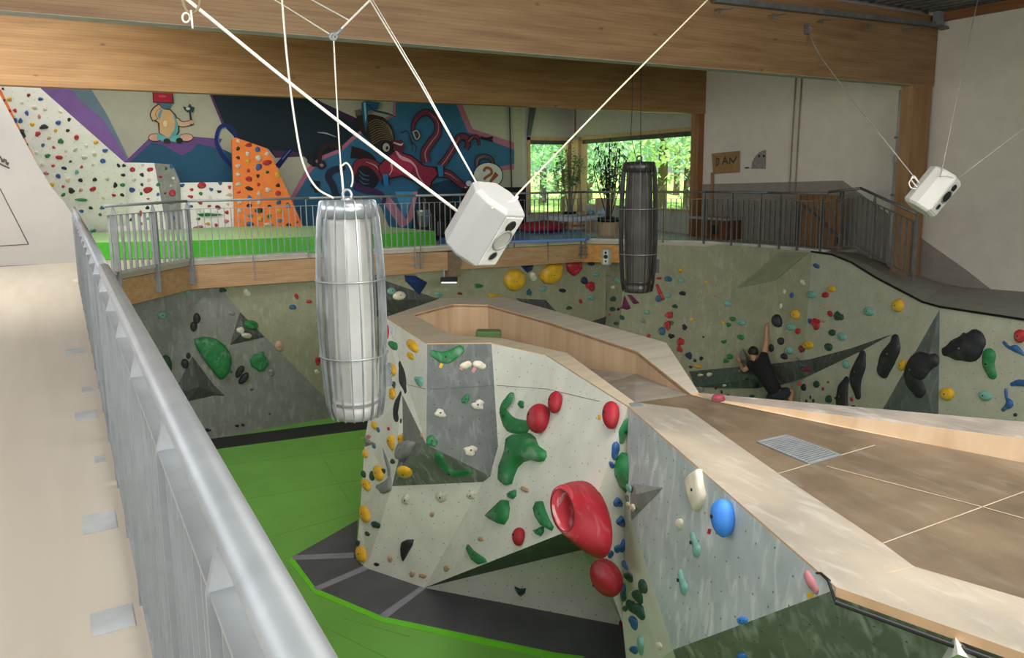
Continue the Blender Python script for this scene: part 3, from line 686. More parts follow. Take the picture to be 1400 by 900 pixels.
seg('platform railing in front of the tall wooden gate', 12, 14, [(12.2, 10.3), (12.25, 9.9), (12.27, 9.4)], dep=.02, bth=.006, ext=.02, m=M_steeld)
a, b = Vector((12.24, 9.25, 3.54)), PX(1247, 387, 11.75)
b = PX(1262, 393, 11.75)
r0, r1 = PX(1172, 341, 12.2), PX(1247, 383, 11.9)
railing('railing sloping down along the ramp in front of the brown column', PE[14]+Vector((-.04, -.02, .03)), r0, [.3], 'railings of the upper floor', ext=.02, m=M_steeld, sp=.11, dep=.018)
railing('last railing stretch, dropping down the ramp towards the right edge', r0, r1, [.35, plen(r0, r1)-.04], 'railings of the upper floor', ext=.02, m=M_steeld, sp=.12, dep=.018)
# ================================================================== HANGING LAMPS
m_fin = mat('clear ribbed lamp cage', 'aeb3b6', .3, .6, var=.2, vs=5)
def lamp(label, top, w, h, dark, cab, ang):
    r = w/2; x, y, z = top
    mf = mat('dark lamp cage', '454342', .35, .5, var=.2, vs=5) if dark else m_fin  # the far lamp takes darker colours for cage and body
    mi = mat('dark lamp body', '544f4a', .4, .3, var=.25, vs=3) if dark else mat('white lamp body', 'b8b7b3', .4, .1, var=.1, vs=2)
    t = thing('hanging_lamp', label, 'lamp', (x, y, z-h), 'barrel-shaped hanging lamps')
    c = Vector((x, y, z))
    MB().lathe(c, [(r*.30, -.0), (r*.72, -.005), (r*.80, -.03*h), (r*.80, -.075*h), (r*.72, -.08*h)], 24, mf).build('top_cap', parent=t, smooth=True)
    MB().lathe(c+Vector((0, 0, -h)), [(r*.62, .0), (r*.66, .02*h), (r*.70, .06*h), (r*.62, .065*h)], 24, mi).build('bottom_cap', parent=t, smooth=True)
    MB().lathe(c+Vector((0, 0, -h)), [(r*.60, .06*h), (r*.66, .09*h), (r*.66, .90*h), (r*.6, .93*h)], 9, mi).build('tube_body', parent=t)
    MB().lathe(c+Vector((0, 0, -h)), [(r*.64, .075*h), (r*.69, .075*h), (r*.69, .09*h), (r*.64, .09*h)], 24, mi).build('reflector_ring', parent=t, smooth=True)
    def prof(f): return r*(.80+.20*math.sin(math.pi*min(1, max(0, (f*.86+.08)))))
    for k in range(18):
        an = 2*math.pi*k/18+ang; d = Vector((math.cos(an), math.sin(an), 0)); s = Vector((-d.y, d.x, 0))*.004
        out = [c+d*prof(i/12)-Vector((0, 0, h*i/12)) for i in range(13)]; out[0] = c+d*r*.72; out[12] = c+d*r*.70-Vector((0, 0, h))
        inn = [c+d*(prof(i/12)-(.085 if 0 < i < 12 else .05)*r)-Vector((0, 0, h*min(max(i, .08), 11.9)/12)) for i in range(13)]
        b = MB()
        for i in range(12):
            q = [out[i], out[i+1], inn[i+1], inn[i]]
            b.face([p-s for p in q]); b.face([p+s for p in reversed(q)]); b.face([out[i]-s, out[i]+s, out[i+1]+s, out[i+1]-s]); b.face([inn[i]+s, inn[i]-s, inn[i+1]-s, inn[i+1]+s])
        b.build('rib', mf, t)
    for f in (.355, .70):
        R0 = prof(f)+.004; MB().tube(circ(c-Vector((0, 0, h*f)), Vector((R0, 0, 0)), Vector((0, R0, 0)), 32), .007, 6, mf if not dark else mat('dull hoop wire', '8a8884', .4, .5), closed=True).build('hoop', parent=t, smooth=True)
    MB().tube(circ(c+Vector((0, 0, .035)), rt*.035, Vector((0, 0, .045)), 14), .012, 8, mf, closed=True).build('hanging_eye', parent=t, smooth=True)
    MB().lathe(c+Vector((0, 0, -.01)), [(.05, 0), (.05, .02), (.02, .03)], 12, mf).build('eye_plate', parent=t)
    # ribbed clamp plate on the right flank
    q = c+rt*(r*1.0)-fw*0.02-Vector((0, 0, h*.80)); b = MB()
    b.box(q, rt*.018, Vector((-rt.y, rt.x, 0))*.03, (0, 0, h*.052), mf)
    for i in range(7): b.box(q+Vector((0, 0, h*.045*(i-3)/3))+rt*.018, rt*.008, Vector((-rt.y, rt.x, 0))*.03, (0, 0, .006), mf)
    b.build('clamp_plate', parent=t)
    return t, c
d1 = 6.15
tp1 = Pd(475, 273, d1); hz1 = (Pd(480, 580, d1)-tp1).length
lamp('large bright barrel-shaped hanging lamp with silver ribs, nearest to the viewer', tp1, 96/F*d1*1.0, hz1, False, 0, .1)
d2 = 10.9
tp2 = Pd(874, 221, d2); hz2 = (Pd(876, 401, d2)-tp2).length
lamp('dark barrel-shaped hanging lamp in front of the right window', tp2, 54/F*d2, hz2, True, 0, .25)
def rope(name, label, pts, r, m=None, smooth=True, cat='rope', group=None, parent=None):
    b = MB().tube(crm(pts, 5) if smooth and len(pts) > 2 else pts, r*.7, 8, m or M_rope)
    o = b.build(name, parent=parent, smooth=True)
    if parent is None: tag(o, label, cat, group)
    return o
m_cord = mat('pale suspension cord', 'd8d5c6', .6, var=.08, vs=40)
# suspension of the bright lamp: pulley point, cords to the roof
pul = Pd(456, 50, d1); top = tp1+Vector((0, 0, .08))
rope('rope', 'pale cord holding the bright lamp, running straight up to the small pulley', [pul, Pd(460, 130, d1), Pd(464, 200, d1), Pd(467, 240, d1)], .009, m_cord)
rope('rope', 'knotted doubled end of the cord just above the bright lamp', [Pd(467, 240, d1), Pd(466, 225, d1), Pd(469, 258, d1), Pd(470, 272, d1)], .014, m_cord)
rope('rope', 'small loop of cord curling beside the knot above the bright lamp', [Pd(466, 228, d1), Pd(474, 223, d1), Pd(481, 234, d1), Pd(482, 248, d1), Pd(480, 256, d1)], .011, m_cord)
rope('cable', 'white electric cable drooping in a long curve to the top of the bright lamp', [Pd(383, -40, d1), Pd(388, 30, d1), Pd(394, 95, d1), Pd(403, 165, d1), Pd(414, 222, d1), Pd(432, 256, d1), Pd(456, 271, d1)], .0125, M_rope, cat='cable')
rope('rope', 'thin pale cord from the pulley up to the upper left', [pul, Pd(376, 0, d1+.4), Pd(330, -26, d1+.8)], .008, m_cord)
rope('rope', 'short pale cord from the cord junction up to the left, above the pulley', [Pd(478, 28, d1), Pd(427, 0, d1+.3), Pd(380, -26, d1+.6)], .008, m_cord)
rope('rope', 'short doubled cord from the pulley up to the right at the top edge', [pul, Pd(478, 28, d1), Pd(504, 2, d1), Pd(520, -14, d1)], .012, m_cord)
t = thing('pulley', 'tiny steel pulley where the cords of the bright lamp meet', 'pulley', pul)
MB().tube(circ(pul, rt*.026, up*.026, 12), .012, 8, M_steel, closed=True).build('sheave', parent=t, smooth=True)
MB().tube([pul, Pd(467, 40, d1)], .014, 8, M_steel).build('shackle', parent=t, smooth=True)
# dark lamp
zt2 = Z1
rope('cable', 'thin dark cable, left of two above the dark lamp', [Pd(871, 221, d2), Pd(863, 185, d2+.05), Pd(864, 155, d2+.1), Pd(865, 88, d2+.2)], .007, M_blk, cat='cable')
rope('cable', 'thin dark cable, right of two above the dark lamp', [Pd(876, 221, d2), Pd(876, 155, d2+.1), Pd(877, 88, d2+.2)], .007, M_blk, cat='cable')
# ================================================================== SPEAKERS
def speaker(label, d, P8, scale, dark=False, wood_=False):
    """octagonal loudspeaker: axis from lower to upper end, front facing lower right"""
    pass
def spk(label, c, ax, fr, w, dd, h, shell, group='white hanging loudspeakers'):
    ax = Vector(ax).normalized(); fr = Vector(fr); fr = (fr-ax*fr.dot(ax)).normalized(); sd = ax.cross(fr)
    c = Vector(c)
    t = thing('loudspeaker', label, 'loudspeaker', c-ax*h/2, group)
    prof = [(-.5, .12), (-.28, .5), (.28, .5), (.5, .12), (.5, -.20), (.3, -.5), (-.3, -.5), (-.5, -.20)]   # (side, front)
    b = MB(); L = []
    for z, s in ((-.5, .84), (-.44, 1), (.44, 1), (.5, .84)):
        L.append([c+ax*h*z+sd*w*p*s+fr*dd*q*s for p, q in prof])
    for i in range(3):
        for k in range(8): b.face([L[i][k], L[i][(k+1) % 8], L[i+1][(k+1) % 8], L[i+1][k]])
    b.face(L[0]); b.face(L[3])
    b.build('cabinet', shell, t, bevel=.006)
    F0 = c+fr*(dd*.5+.002)
    MB().box(F0, sd*w*.25, fr*.006, ax*h*.41, mat('speaker front panel', 'cfcdc6', .5)).build('baffle', parent=t, bevel=.003)
    dk = M_black
    for nm, z, rr in (('tweeter', .27, .10), ('woofer', .03, .19), ('bass_port', -.25, .09)):
        cc = F0+fr*.008+ax*h*z; R0 = w*rr*1.15
        o = MB().tube(circ(cc, sd*R0, ax*R0, 24), R0*.12, 6, mat('speaker ring', '8f8f8c', .4) if nm != 'tweeter' else dk, closed=True).build(nm, parent=t, smooth=True)
        bb = MB(); n = 24; ro = circ(cc, sd*R0*.96, ax*R0*.96, n); ri = circ(cc-fr*R0*.0+fr*.001, sd*R0*.35, ax*R0*.35, n)
        mm = mat('grey speaker cone', 'a9a79d', .6) if (nm == 'woofer' and shell is M_shell) else dk
        for k in range(n): bb.face([ro[k], ro[(k+1) % n], ri[(k+1) % n], ri[k]])
        bb.face(ri); bb.build('cone', mm, o)
    MB().box(c+ax*h*.0-fr*dd*.5, sd*w*.12, fr*.02, ax*h*.2, M_steel).build('mounting_bracket', parent=t)
    return t
ds = 5.4
c1 = Pd(662, 307, ds)
ax1 = (Pd(691, 276, ds-.05)-Pd(640, 336, ds+.08))
ax1 = Vector(rt)*.46+Vector(up)*.72+Vector(fw)*-.42
spk('large white octagonal loudspeaker hanging on ropes in the middle of the picture', c1, ax1, Vector(rt)*.80-Vector(up)*.45-Vector(fw)*.62, .36, .38, .50, M_shell)
dr = 8.9
c2_ = Pd(1275, 262, dr)
spk('smaller white octagonal loudspeaker hanging on ropes in front of the right wall', c2_, Vector(rt)*.56+Vector(up)*.78-Vector(fw)*.2, Vector(rt)*.55-Vector(up)*.35-Vector(fw)*.8, .34, .34, .50, mat('right speaker shell', 'd6d3cb', .45, var=.02))  # right speaker shell is set lighter than the big one
p = Pd(829, 351, 15.6)
spk('small cream loudspeaker mounted under the platform edge beside the dark lamp', p, Vector((0, 0, 1)), -Vector(fw)-Vector(rt)*.25-Vector((0, 0, .3)), .2, .2, .33, mat('cream speaker shell', 'b9b5a2', .5), None)
# ropes of the big speaker
rope('rope', 'thick white rope running from the top left corner down to the big speaker', [Pd(252, -4, ds-.9), Pd(440, 148, ds-.4), Pd(632, 294, ds)], .016)
rope('rope', 'bundle of knotted white rope ends at the left flank of the big speaker', [Pd(628, 290, ds), Pd(634, 296, ds), Pd(627, 300, ds), Pd(631, 306, ds), Pd(626, 304, ds), Pd(630, 292, ds-.03), Pd(640, 298, ds-.03), Pd(630, 302, ds), Pd(622, 317, ds)], .010)
rope('rope', 'pale doubled rope from the top edge down over the big speaker', [Pd(502, -6, ds+.3), Pd(575, 115, ds+.15), Pd(653, 253, ds-.1), Pd(673, 286, ds-.24)], .0085, m_cord, False)
rope('rope', 'thin second strand beside the doubled rope of the big speaker', [Pd(506, -6, ds+.32), Pd(578, 115, ds+.18), Pd(650, 247, ds-.02)], .006, m_cord, False)
rope('rope', 'long pale rope from the right side of the big speaker up to the top edge', [Pd(973, -6, ds+1.6), Pd(840, 128, ds+.9), Pd(705, 268, ds)], .010, mat('pale cream rope', 'ddd3b4', .7), False)  # cream strand, warmer in colour than the other ropes
rope('rope', 'knotted rope loop at the upper right corner of the big speaker', [Pd(672, 285, ds-.26), Pd(693, 277, ds-.14), Pd(704, 274, ds-.05), Pd(708, 269, ds), Pd(702, 271, ds-.02), Pd(694, 278, ds-.12)], .009)
# hook at the upper left
hk = Pd(255, 24, 4.5)
t = thing('rope_hook', 'steel ring with rope ends at the top left of the nearest beam', 'hook', hk)
MB().tube(crm([Pd(249, -6, 4.5), Pd(252, 8, 4.5), Pd(258, 17, 4.5), Pd(266, 17, 4.5), Pd(272, 8, 4.5), Pd(273, -6, 4.5)]), .008, 8, mat('dark tan sling', '8d7c5c', .7)).build('sling', parent=t, smooth=True)
MB().tube(circ(Pd(254.5, 24, 4.5), rt*.022, up*.028, 14), .006, 8, M_rope, closed=True).build('carabiner', parent=t, smooth=True)
MB().tube([Pd(261, 14, 4.48), Pd(263.5, 39, 4.48)], .006, 8, M_rope).build('rope_end', parent=t, smooth=True)
# right speaker ropes
rope('rope', 'grey rope from the nearest beam down to the left flank of the right speaker', [Pd(1104, 38, dr+2.6), Pd(1113, 62, dr+2.4), Pd(1125, 82, dr+2.2), Pd(1170, 143, dr+1.3), Pd(1256, 250, dr+.05)], .011, mat('grey cord', 'a8a39a', .7), False)
rope('rope', 'knotted white rope loops at the left flank of the right speaker', [Pd(1256, 249, dr), Pd(1249, 243, dr), Pd(1243, 250, dr), Pd(1246, 257, dr), Pd(1254, 257, dr), Pd(1246, 246, dr), Pd(1250, 241, dr), Pd(1257, 251, dr)], .011)
rope('rope', 'thin steep rope from the top edge down to the right speaker', [Pd(1338, -6, dr+.7), Pd(1312, 115, dr+.3), Pd(1286, 241, dr-.2)], .008, mat('grey cord', 'a8a39a', .7), False)
rope('rope', 'thin rope from the right edge of the picture down to the right speaker', [Pd(1410, 168, dr-.3), Pd(1308, 245, dr-.2)], .008, mat('grey cord', 'a8a39a', .7), False)
rope('rope', 'small rope yoke across the top of the right speaker', [Pd(1286, 241, dr-.22), Pd(1296, 240, dr-.24), Pd(1308, 245, dr-.22)], .010)
# ================================================================== VOLUMES (screwed-on plywood shapes)
def volume(label, px, apex, h, m, name='volume', cat='climbing volume', group=None):
    ps = [hit(*p) for p in px]; H, n = hit(*apex)
    base_ = [(lambda q, o: (q+n*.004) if (q-o).length < .7 else o)(hit(*p)[0], onpl(p[0], p[1], H+n*.003, n)) for p in px]; ap = H+n*h
    ap = onpl(apex[0], apex[1], H+n*h, n)
    b = MB()
    for i in range(len(px)): b.face([base_[i], base_[(i+1) % len(px)], ap], m)
    b.face(base_, m)
    o = tag(b.build(name, uv=True), label, cat, group)
    for i in range(len(px)): reg([base_[i], base_[(i+1) % len(px)], ap])
    return o
volume('big dark grey triangular volume on the grey wall below the large green half disc', [(263, 487), (307, 541), (256, 549), (236, 540)], (272, 529), .16, M_darkw)
volume('dark grey triangular volume in the wall crease, with a green hold on it', [(328, 427), (362, 461), (314, 472)], (334, 452), .12, M_darkw)
volume('dark grey volume with a cream half moon hold beside the bright hanging lamp', [(470, 368), (524, 383), (603, 410), (560, 440), (500, 430)], (530, 410), .18, M_darkw)
volume('dark volume peeping over the far rim of the block, under the yellow discs', [(705, 408), (746, 410), (764, 430), (735, 432)], (740, 420), .12, M_darkw)
volume('black corner volume where the two olive walls meet', [(806, 440), (829, 433), (842, 452), (820, 460)], (824, 446), .15, mat('black volume', '222321', .6))
volume('long dark green volume behind the climber', [(942, 508), (1051, 498), (1070, 526), (1037, 531), (950, 529)], (1055, 515), .16, M_dkgreen)
volume('slate grey wedge volume directly right of the climber', [(1051, 498), (1111, 491), (1111, 512), (1070, 526)], (1078, 511), .10, M_darkw)
volume('long slate grey spike volume pointing right to the black banana holds', [(1109, 491), (1165, 476), (1220, 457), (1178, 480), (1109, 513)], (1120, 500), .05, M_darkw)
volume('tall slate grey triangular volume under the biggest black blob hold', [(1285, 423), (1283, 590), (1190, 590)], (1262, 520), .05, M_walls)
volume('white chalky pyramid volume on the edge of the blue grey face', [(855, 680), (867, 662), (907, 667), (864, 711)], (871, 676), .07, M_wallg)
volume('small grey pyramid volume left of the climber', [(1016, 476), (1026, 501), (1007, 492)], (1020, 492), .16, M_steel)
volume('pale grey wedge volume peeping into the picture at the bottom right', [(1306, 868), (1342, 905), (1285, 905)], (1310, 895), .12, M_wall)
volume('small dark green triangular volume on the left edge of the block', [(499, 598), (512, 606), (499, 611)], (501, 605), .03, M_greenw)
TREE = bvh()
# ================================================================== HOLDS
fq = [(1008, 394), (1068, 345), (1107, 345), (1061, 383)]
H, n = hit(1060, 370); tag(MB().prism([hit(*p)[0]+n*.004 for p in fq], n*.012, mat('dull olive facet', '85866c', .75, var=.05)).build('wall_facet', origin=H), 'darker olive slanting facet at the top of the wall left of the ramp', 'climbing wall')
seam = MB(); 
for a_, b_ in (((557, 526), (582, 532)), ((586, 532), (675, 527)), ((679, 527), (748, 532)), ((748, 532), (820, 549))):
    p, q = hit(*a_), hit(*b_); seam.tube([p[0]+p[1]*.001, q[0]+q[1]*.001], .003, 4, cap=False)
seam.build('panel_seam', mat('thin panel joint', '6f716a', .8), bk)
ALLH = []; Zx = 'on the left face of the block'
def colour_of(k): return HC[k][1]
def dome_mesh(c, e1, e2, n, h, kind, seed):
    """rounded body over the plane; e1, e2 are half extents"""
    rg = random.Random(seed); N = 14
    ph = [rg.uniform(0, 6.28) for _ in range(3)]
    am = {'r': (.03, .03, 0), 'j': (.10, .08, .03), 'a': (.12, .14, .10), 'p': (.22, .05, .04), 't': (.05, .16, .0)}[kind]
    rings = [(1.0, -.03), (1.0, .25), (.93, .55), (.78, .80), (.52, .95), (.26, 1.0)]
    b = MB(); vs = []
    off = rg.uniform(-.15, .15) if kind != 'r' else 0
    for r, z in rings:
        for i in range(N):
            t = 2*math.pi*i/N
            w = 1+am[0]*math.cos(2*t+ph[0])+am[1]*math.cos(3*t+ph[1])+am[2]*math.cos(5*t+ph[2])
            if kind == 't': w *= 1-.22*math.sin(t)     # teardrop, pointed below
            q = (1-z)*0
            zz = z*(1+(.0 if kind == 'r' else .30*r*math.sin(t+off*3)))
            vs.append(c+e1*(math.cos(t)*w*r)+e2*(math.sin(t)*w*r+(.18*max(z, 0) if kind in 'jp' else 0))+n*h*zz)
    fs = []
    for k in range(len(rings)-1):
        for i in range(N): fs.append((k*N+i, k*N+(i+1) % N, (k+1)*N+(i+1) % N, (k+1)*N+i))
    top = c+n*h*(.72 if kind in 'jp' else 1.0)
    vs.append(top); t0 = len(vs)-1; k = len(rings)-1
    for i in range(N): fs.append((k*N+i, k*N+(i+1) % N, t0))
    b.add(vs, fs); return b, top
def hold(x, y, w, h, col, kind='j', rot=0, zone='', pro=None, name='climbing_hold', extra=None):
    H, n = hit(x, y)
    def off(dx, dy): return onpl(x+dx, y+dy, H, n)-H
    a = R(rot); e1 = off(w/2*math.cos(a), w/2*math.sin(a)); e2 = off(h/2*math.sin(a), -h/2*math.cos(a))
    d = depth(H); size = (w+h)/2/F*d
    hh = pro if pro is not None else size*.34
    for e in (e1, e2):
        mxl = size*1.7
        if e.length > mxl: e *= mxl/e.length
    b, top = dome_mesh(H, e1, e2, n, hh, kind, len(ALLH)*7+3)
    o = b.build(name, hm(col), smooth=(kind != 'a'), origin=H)
    if w+h > 21 and col != 'black' or w+h > 34:
        r = min(.012, size*.1)
        u1 = n.orthogonal().normalized(); u2 = n.cross(u1)
        MB().prism(circ(top-n*.004, u1*r, u2*r, 8), n*.006, M_blk).build('bolt', parent=o)
    ALLH.append(dict(o=o, x=x, y=y, w=w, h=h, col=col, zone=zone, kind=kind, extra=extra)); return o
def near(p, H, n):
    q, m_ = hit(*p); o = onpl(p[0], p[1], H, n)
    return q if (q-o).length < .45 else o
def blob(path, rad, col, zone, hk=.75, wr=None, name='climbing_hold', extra=None, kind='s', hmax=None):
    """smooth body along a centre line of pixel points; all on the plane under its middle"""
    mid = path[len(path)//2]; H, n = hit(*mid)
    pts = crm([near(p, H, n) for p in path], 4); k = len(pts)
    rs = []
    for i in range(k):
        f = i/4; j = min(int(f), len(rad)-2); u = f-j; u = u*u*(3-2*u); rs.append(rad[j]*(1-u)+rad[j+1]*u)
    d = depth(H); vv = []; wr = wr or (1.7 if zone == Zx else 1.5 if zone == 'on the blue grey face' else 1.3 if col == 'black' else 1)
    side = [off for off in (0,)]
    b = MB(); M = 8; ring = []
    # rounded ends
    t0 = (pts[0]-pts[1]).normalized(); t1 = (pts[-1]-pts[-2]).normalized()
    P_ = []
    for q in (.98, .75, .4): P_.append((pts[0]+t0*rs[0]/F*d*q, rs[0]*math.sqrt(1-q*q)))
    P_ += list(zip(pts, rs))
    for q in (.4, .75, .98): P_.append((pts[-1]+t1*rs[-1]/F*d*q, rs[-1]*math.sqrt(1-q*q)))
    rmax = max(rs)
    for i, (p, r) in enumerate(P_):
        a_, b_ = P_[max(0, i-1)][0], P_[min(len(P_)-1, i+1)][0]; t = (b_-a_).normalized(); s = n.cross(t).normalized(); r = r/F*d
        for m_ in range(M+1):
            an = math.pi*m_/M; ring.append(p+s*math.cos(an)*r*wr+n*(max(math.sin(an), 0)**.8)*min(r, hmax or 9)*hk-n*(.002 if m_ in (0, M) else 0))
    nn = M+1; fs = []
    for i in range(len(P_)-1):
        for m_ in range(M): fs.append((i*nn+m_, i*nn+m_+1, (i+1)*nn+m_+1, (i+1)*nn+m_))
    fs.append(tuple(range(nn))); fs.append(tuple((len(P_)-1)*nn+m_ for m_ in reversed(range(nn))))
    b.add(ring, fs); o = b.build(name, hm(col), smooth=True, origin=H)
    xs = [p[0] for p in path]; ys_ = [p[1] for p in path]
    if rmax > 6:
        c = pts[k//2]+n*rmax/F*d*hk*.97; u1 = n.orthogonal().normalized(); u2 = n.cross(u1)
        MB().prism(circ(c, u1*.013, u2*.013, 8), n*.006, M_steel if col == 'black' else M_blk).build('bolt', parent=o)
    ALLH.append(dict(o=o, x=mid[0], y=mid[1], w=max(xs)-min(xs)+rmax*2, h=max(ys_)-min(ys_)+rmax*2, col=col, zone=zone, kind=kind, extra=extra)); return o
def many(zone, ox, oy, sc, data):
    for d in data:
        x, y, w, h, c = d[:5]; k = d[5] if len(d) > 5 else None; r = d[6] if len(d) > 6 else 0
        if k is None: k = random.Random(x*31+y).choice('jjapt')
        hold(ox+x/sc, oy+y/sc, w/sc, h/sc, c, k, r, zone)
def S(l):    # square entries may give one size only
    return [(a[0], a[1], a[2], a[2])+tuple(a[3:]) if isinstance(a[3], str) else a for a in l]
Zs = 'on the slanting white panel'
many(Zs, 0, 100, 5, S([(20, 106, 18, 'black'), (65, 175, 34, 30, 'yellow'), (30, 185, 18, 'navy'), (195, 150, 24, 'maroon'), (277, 177, 34, 26, 'blue'), (150, 200, 26, 'white'), (237, 235, 34, 28, 'white'), (308, 245, 26, 'white'), (412, 262, 26, 'white'),
 (65, 255, 24, 'red'), (103, 255, 26, 'red'), (183, 272, 26, 36, 'blue'), (268, 298, 20, 34, 'pink'), (105, 325, 34, 'blue'), (140, 325, 32, 'blue'), (220, 350, 30, 'yellow'), (300, 367, 54, 34, 'black', 'a'), (398, 340, 42, 30, 'blue'), (472, 318, 26, 'black'),
 (380, 393, 26, 'yellow'), (463, 393, 26, 'black'), (258, 415, 36, 'red'), (335, 443, 34, 22, 'tan'), (415, 465, 38, 'green', 'a'), (523, 440, 34, 38, 'red', 'r'), (655, 473, 30, 'yellow'), (293, 493, 24, 28, 'blue'), (368, 508, 26, 18, 'red'),
 (148, 415, 56, 60, 'black', 'a'), (180, 490, 26, 'black'), (450, 528, 16, 30, 'white'), (515, 523, 30, 'white'), (590, 498, 24, 'white'), (645, 553, 32, 'white'), (718, 527, 40, 24, 'blue'), (325, 565, 36, 30, 'green', 'a'), (405, 577, 42, 36, 'red', 'p'),
 (250, 547, 26, 'white'), (575, 575, 34, 'white'), (703, 600, 40, 30, 'blue', 'r'), (482, 602, 20, 'dgreen'), (290, 620, 28, 'white'), (363, 633, 30, 18, 'red'), (438, 650, 34, 26, 'navy'), (557, 642, 22, 'red'), (637, 625, 24, 'white'), (525, 675, 30, 'teal', 'a'),
 (398, 705, 34, 'blue'), (315, 685, 34, 26, 'pink'), (465, 730, 38, 34, 'cream'), (550, 733, 30, 'black'), (648, 728, 28, 'black'), (733, 720, 30, 'white'), (357, 760, 28, 'yellow'), (432, 775, 24, 18, 'red'), (433, 832, 28, 'green'), (488, 803, 46, 38, 'black', 'a'),
 (552, 800, 26, 'pink'), (635, 793, 40, 36, 'red', 'p'), (778, 835, 30, 20, 'red'), (557, 865, 90, 18, 'green'), (707, 852, 22, 'white'), (788, 762, 28, 38, 'black')]))
Zq = 'on the square white panel'
many(Zq, 0, 100, 5, S([(810, 632, 26, 'black'), (847, 632, 24, 'black'), (842, 697, 30, 22, 'black'), (905, 660, 38, 34, 'red', 'r'), (975, 628, 22, 'white'), (1025, 660, 38, 34, 'red', 'p'), (970, 693, 28, 'black'), (915, 733, 30, 24, 'white'),
 (1018, 730, 26, 'white'), (838, 765, 40, 24, 'green'), (970, 763, 22, 'dgreen'), (902, 800, 38, 'blue'), (1010, 800, 62, 44, 'red', 'j'), (835, 833, 26, 'black'), (965, 825, 22, 'green'), (1080, 763, 26, 'green'), (1080, 830, 24, 'blue'), (1013, 860, 24, 12, 'red'), (1075, 888, 34, 26, 'red')]))
many(Zq, 80, 240, 5, S([(430, 200, 30, 22, 'blue'), (608, 218, 26, 'black'), (560, 262, 26, 38, 'red'), (497, 300, 24, 'dgreen'), (565, 330, 22, 'pink'), (610, 293, 22, 'teal')]))
Zg = 'on the narrow grey panel'
many(Zg, 0, 100, 5, S([(1135, 652, 22, 'dgreen'), (1172, 638, 30, 32, 'blue'), (1097, 710, 20, 'red'), (1185, 715, 22, 'white'), (1168, 768, 20, 'white'), (1177, 820, 46, 46, 'red', 'r'), (1128, 822, 16, 'maroon')]))
many(Zg, 80, 240, 5, S([(770, 185, 50, 18, 'green'), (843, 293, 14, 26, 'black'), (790, 290, 18, 26, 'blue'), (740, 290, 20, 'white')]))
many(Zs, 80, 240, 5, S([(220, 222, 28, 22, 'black'), (298, 218, 30, 26, 'blue'), (157, 243, 34, 20, 'blue'), (285, 268, 22, 'green'), (235, 375, 44, 32, 'teal')]))
Zl = 'on the low white panel'
many(Zl, 240, 240, 5, S([(45, 68, 34, 24, 'blue'), (178, 68, 60, 46, 'red', 'r'), (305, 50, 28, 26, 'blue'), (368, 77, 24, 'red'), (110, 97, 24, 'red'), (243, 95, 30, 24, 'blue'), (172, 125, 26, 'green'), (298, 108, 32, 20, 'dgreen'), (103, 145, 40, 20, 'red'), (237, 152, 22, 'white'),
 (365, 132, 38, 26, 'white'), (168, 185, 36, 26, 'red'), (103, 212, 34, 22, 'blue'), (230, 210, 22, 'maroon'), (290, 218, 36, 30, 'maroon', 'p'), (358, 195, 22, 'white'), (165, 238, 24, 'white'), (350, 250, 28, 'red'), (155, 298, 24, 'dgreen'), (218, 328, 34, 20, 'yellow'),
 (278, 340, 24, 'red'), (155, 355, 64, 28, 'pink'), (345, 310, 36, 28, 'pink'), (345, 368, 68, 26, 'grey'), (218, 383, 20, 'pink'), (225, 268, 150, 26, 'green')]))
Zo = 'on the orange panel'
many(Zo, 200, 100, 5, S([(627, 462, 24, 'white'), (700, 492, 50, 26, 'red', 'a'), (627, 517, 26, 'black'), (760, 522, 36, 'blue', 'r'), (627, 578, 26, 22, 'black'), (692, 552, 30, 'white'), (823, 552, 32, 26, 'white'), (768, 580, 42, 'white', 'r'), (693, 603, 32, 34, 'yellow', 'a'),
 (825, 613, 60, 38, 'red', 'j'), (627, 635, 40, 28, 'white'), (768, 643, 40, 50, 'blue', 'j'), (697, 668, 24, 'red'), (828, 675, 26, 20, 'dgreen'), (627, 693, 32, 26, 'white'), (763, 700, 24, 'black'), (897, 697, 36, 40, 'yellow', 'p'), (700, 725, 50, 34, 'red'), (632, 757, 42, 28, 'white'),
 (767, 762, 24, 'red'), (900, 765, 28, 'black'), (703, 790, 52, 28, 'black', 'p'), (833, 795, 40, 34, 'white', 't'), (632, 815, 26, 18, 'red'), (770, 822, 30, 'white'), (900, 822, 38, 34, 'red', 'r'), (705, 850, 28, 'blue'), (638, 882, 28, 'white'), (770, 882, 28, 'white'), (905, 885, 32, 'blue'), (965, 895, 20, 'black')]))
many(Zo, 240, 240, 5, S([(503, 207, 40, 28, 'black'), (437, 238, 30, 'white'), (568, 240, 70, 28, 'dgreen', 'p'), (708, 243, 34, 'yellow'), (640, 210, 28, 20, 'black'), (768, 208, 34, 'grey', 'r'), (640, 280, 36, 28, 'green'), (577, 298, 36, 34, 'yellow', 'r'), (510, 275, 42, 26, 'grey'),
 (438, 308, 20, 'pink'), (712, 307, 26, 'blue'), (508, 332, 52, 32, 'blue', 'r'), (635, 337, 52, 34, 'white', 'p'), (773, 338, 32, 28, 'black'), (832, 318, 18, 'red'), (440, 365, 26, 'dgreen'), (577, 368, 36, 18, 'pink')]))
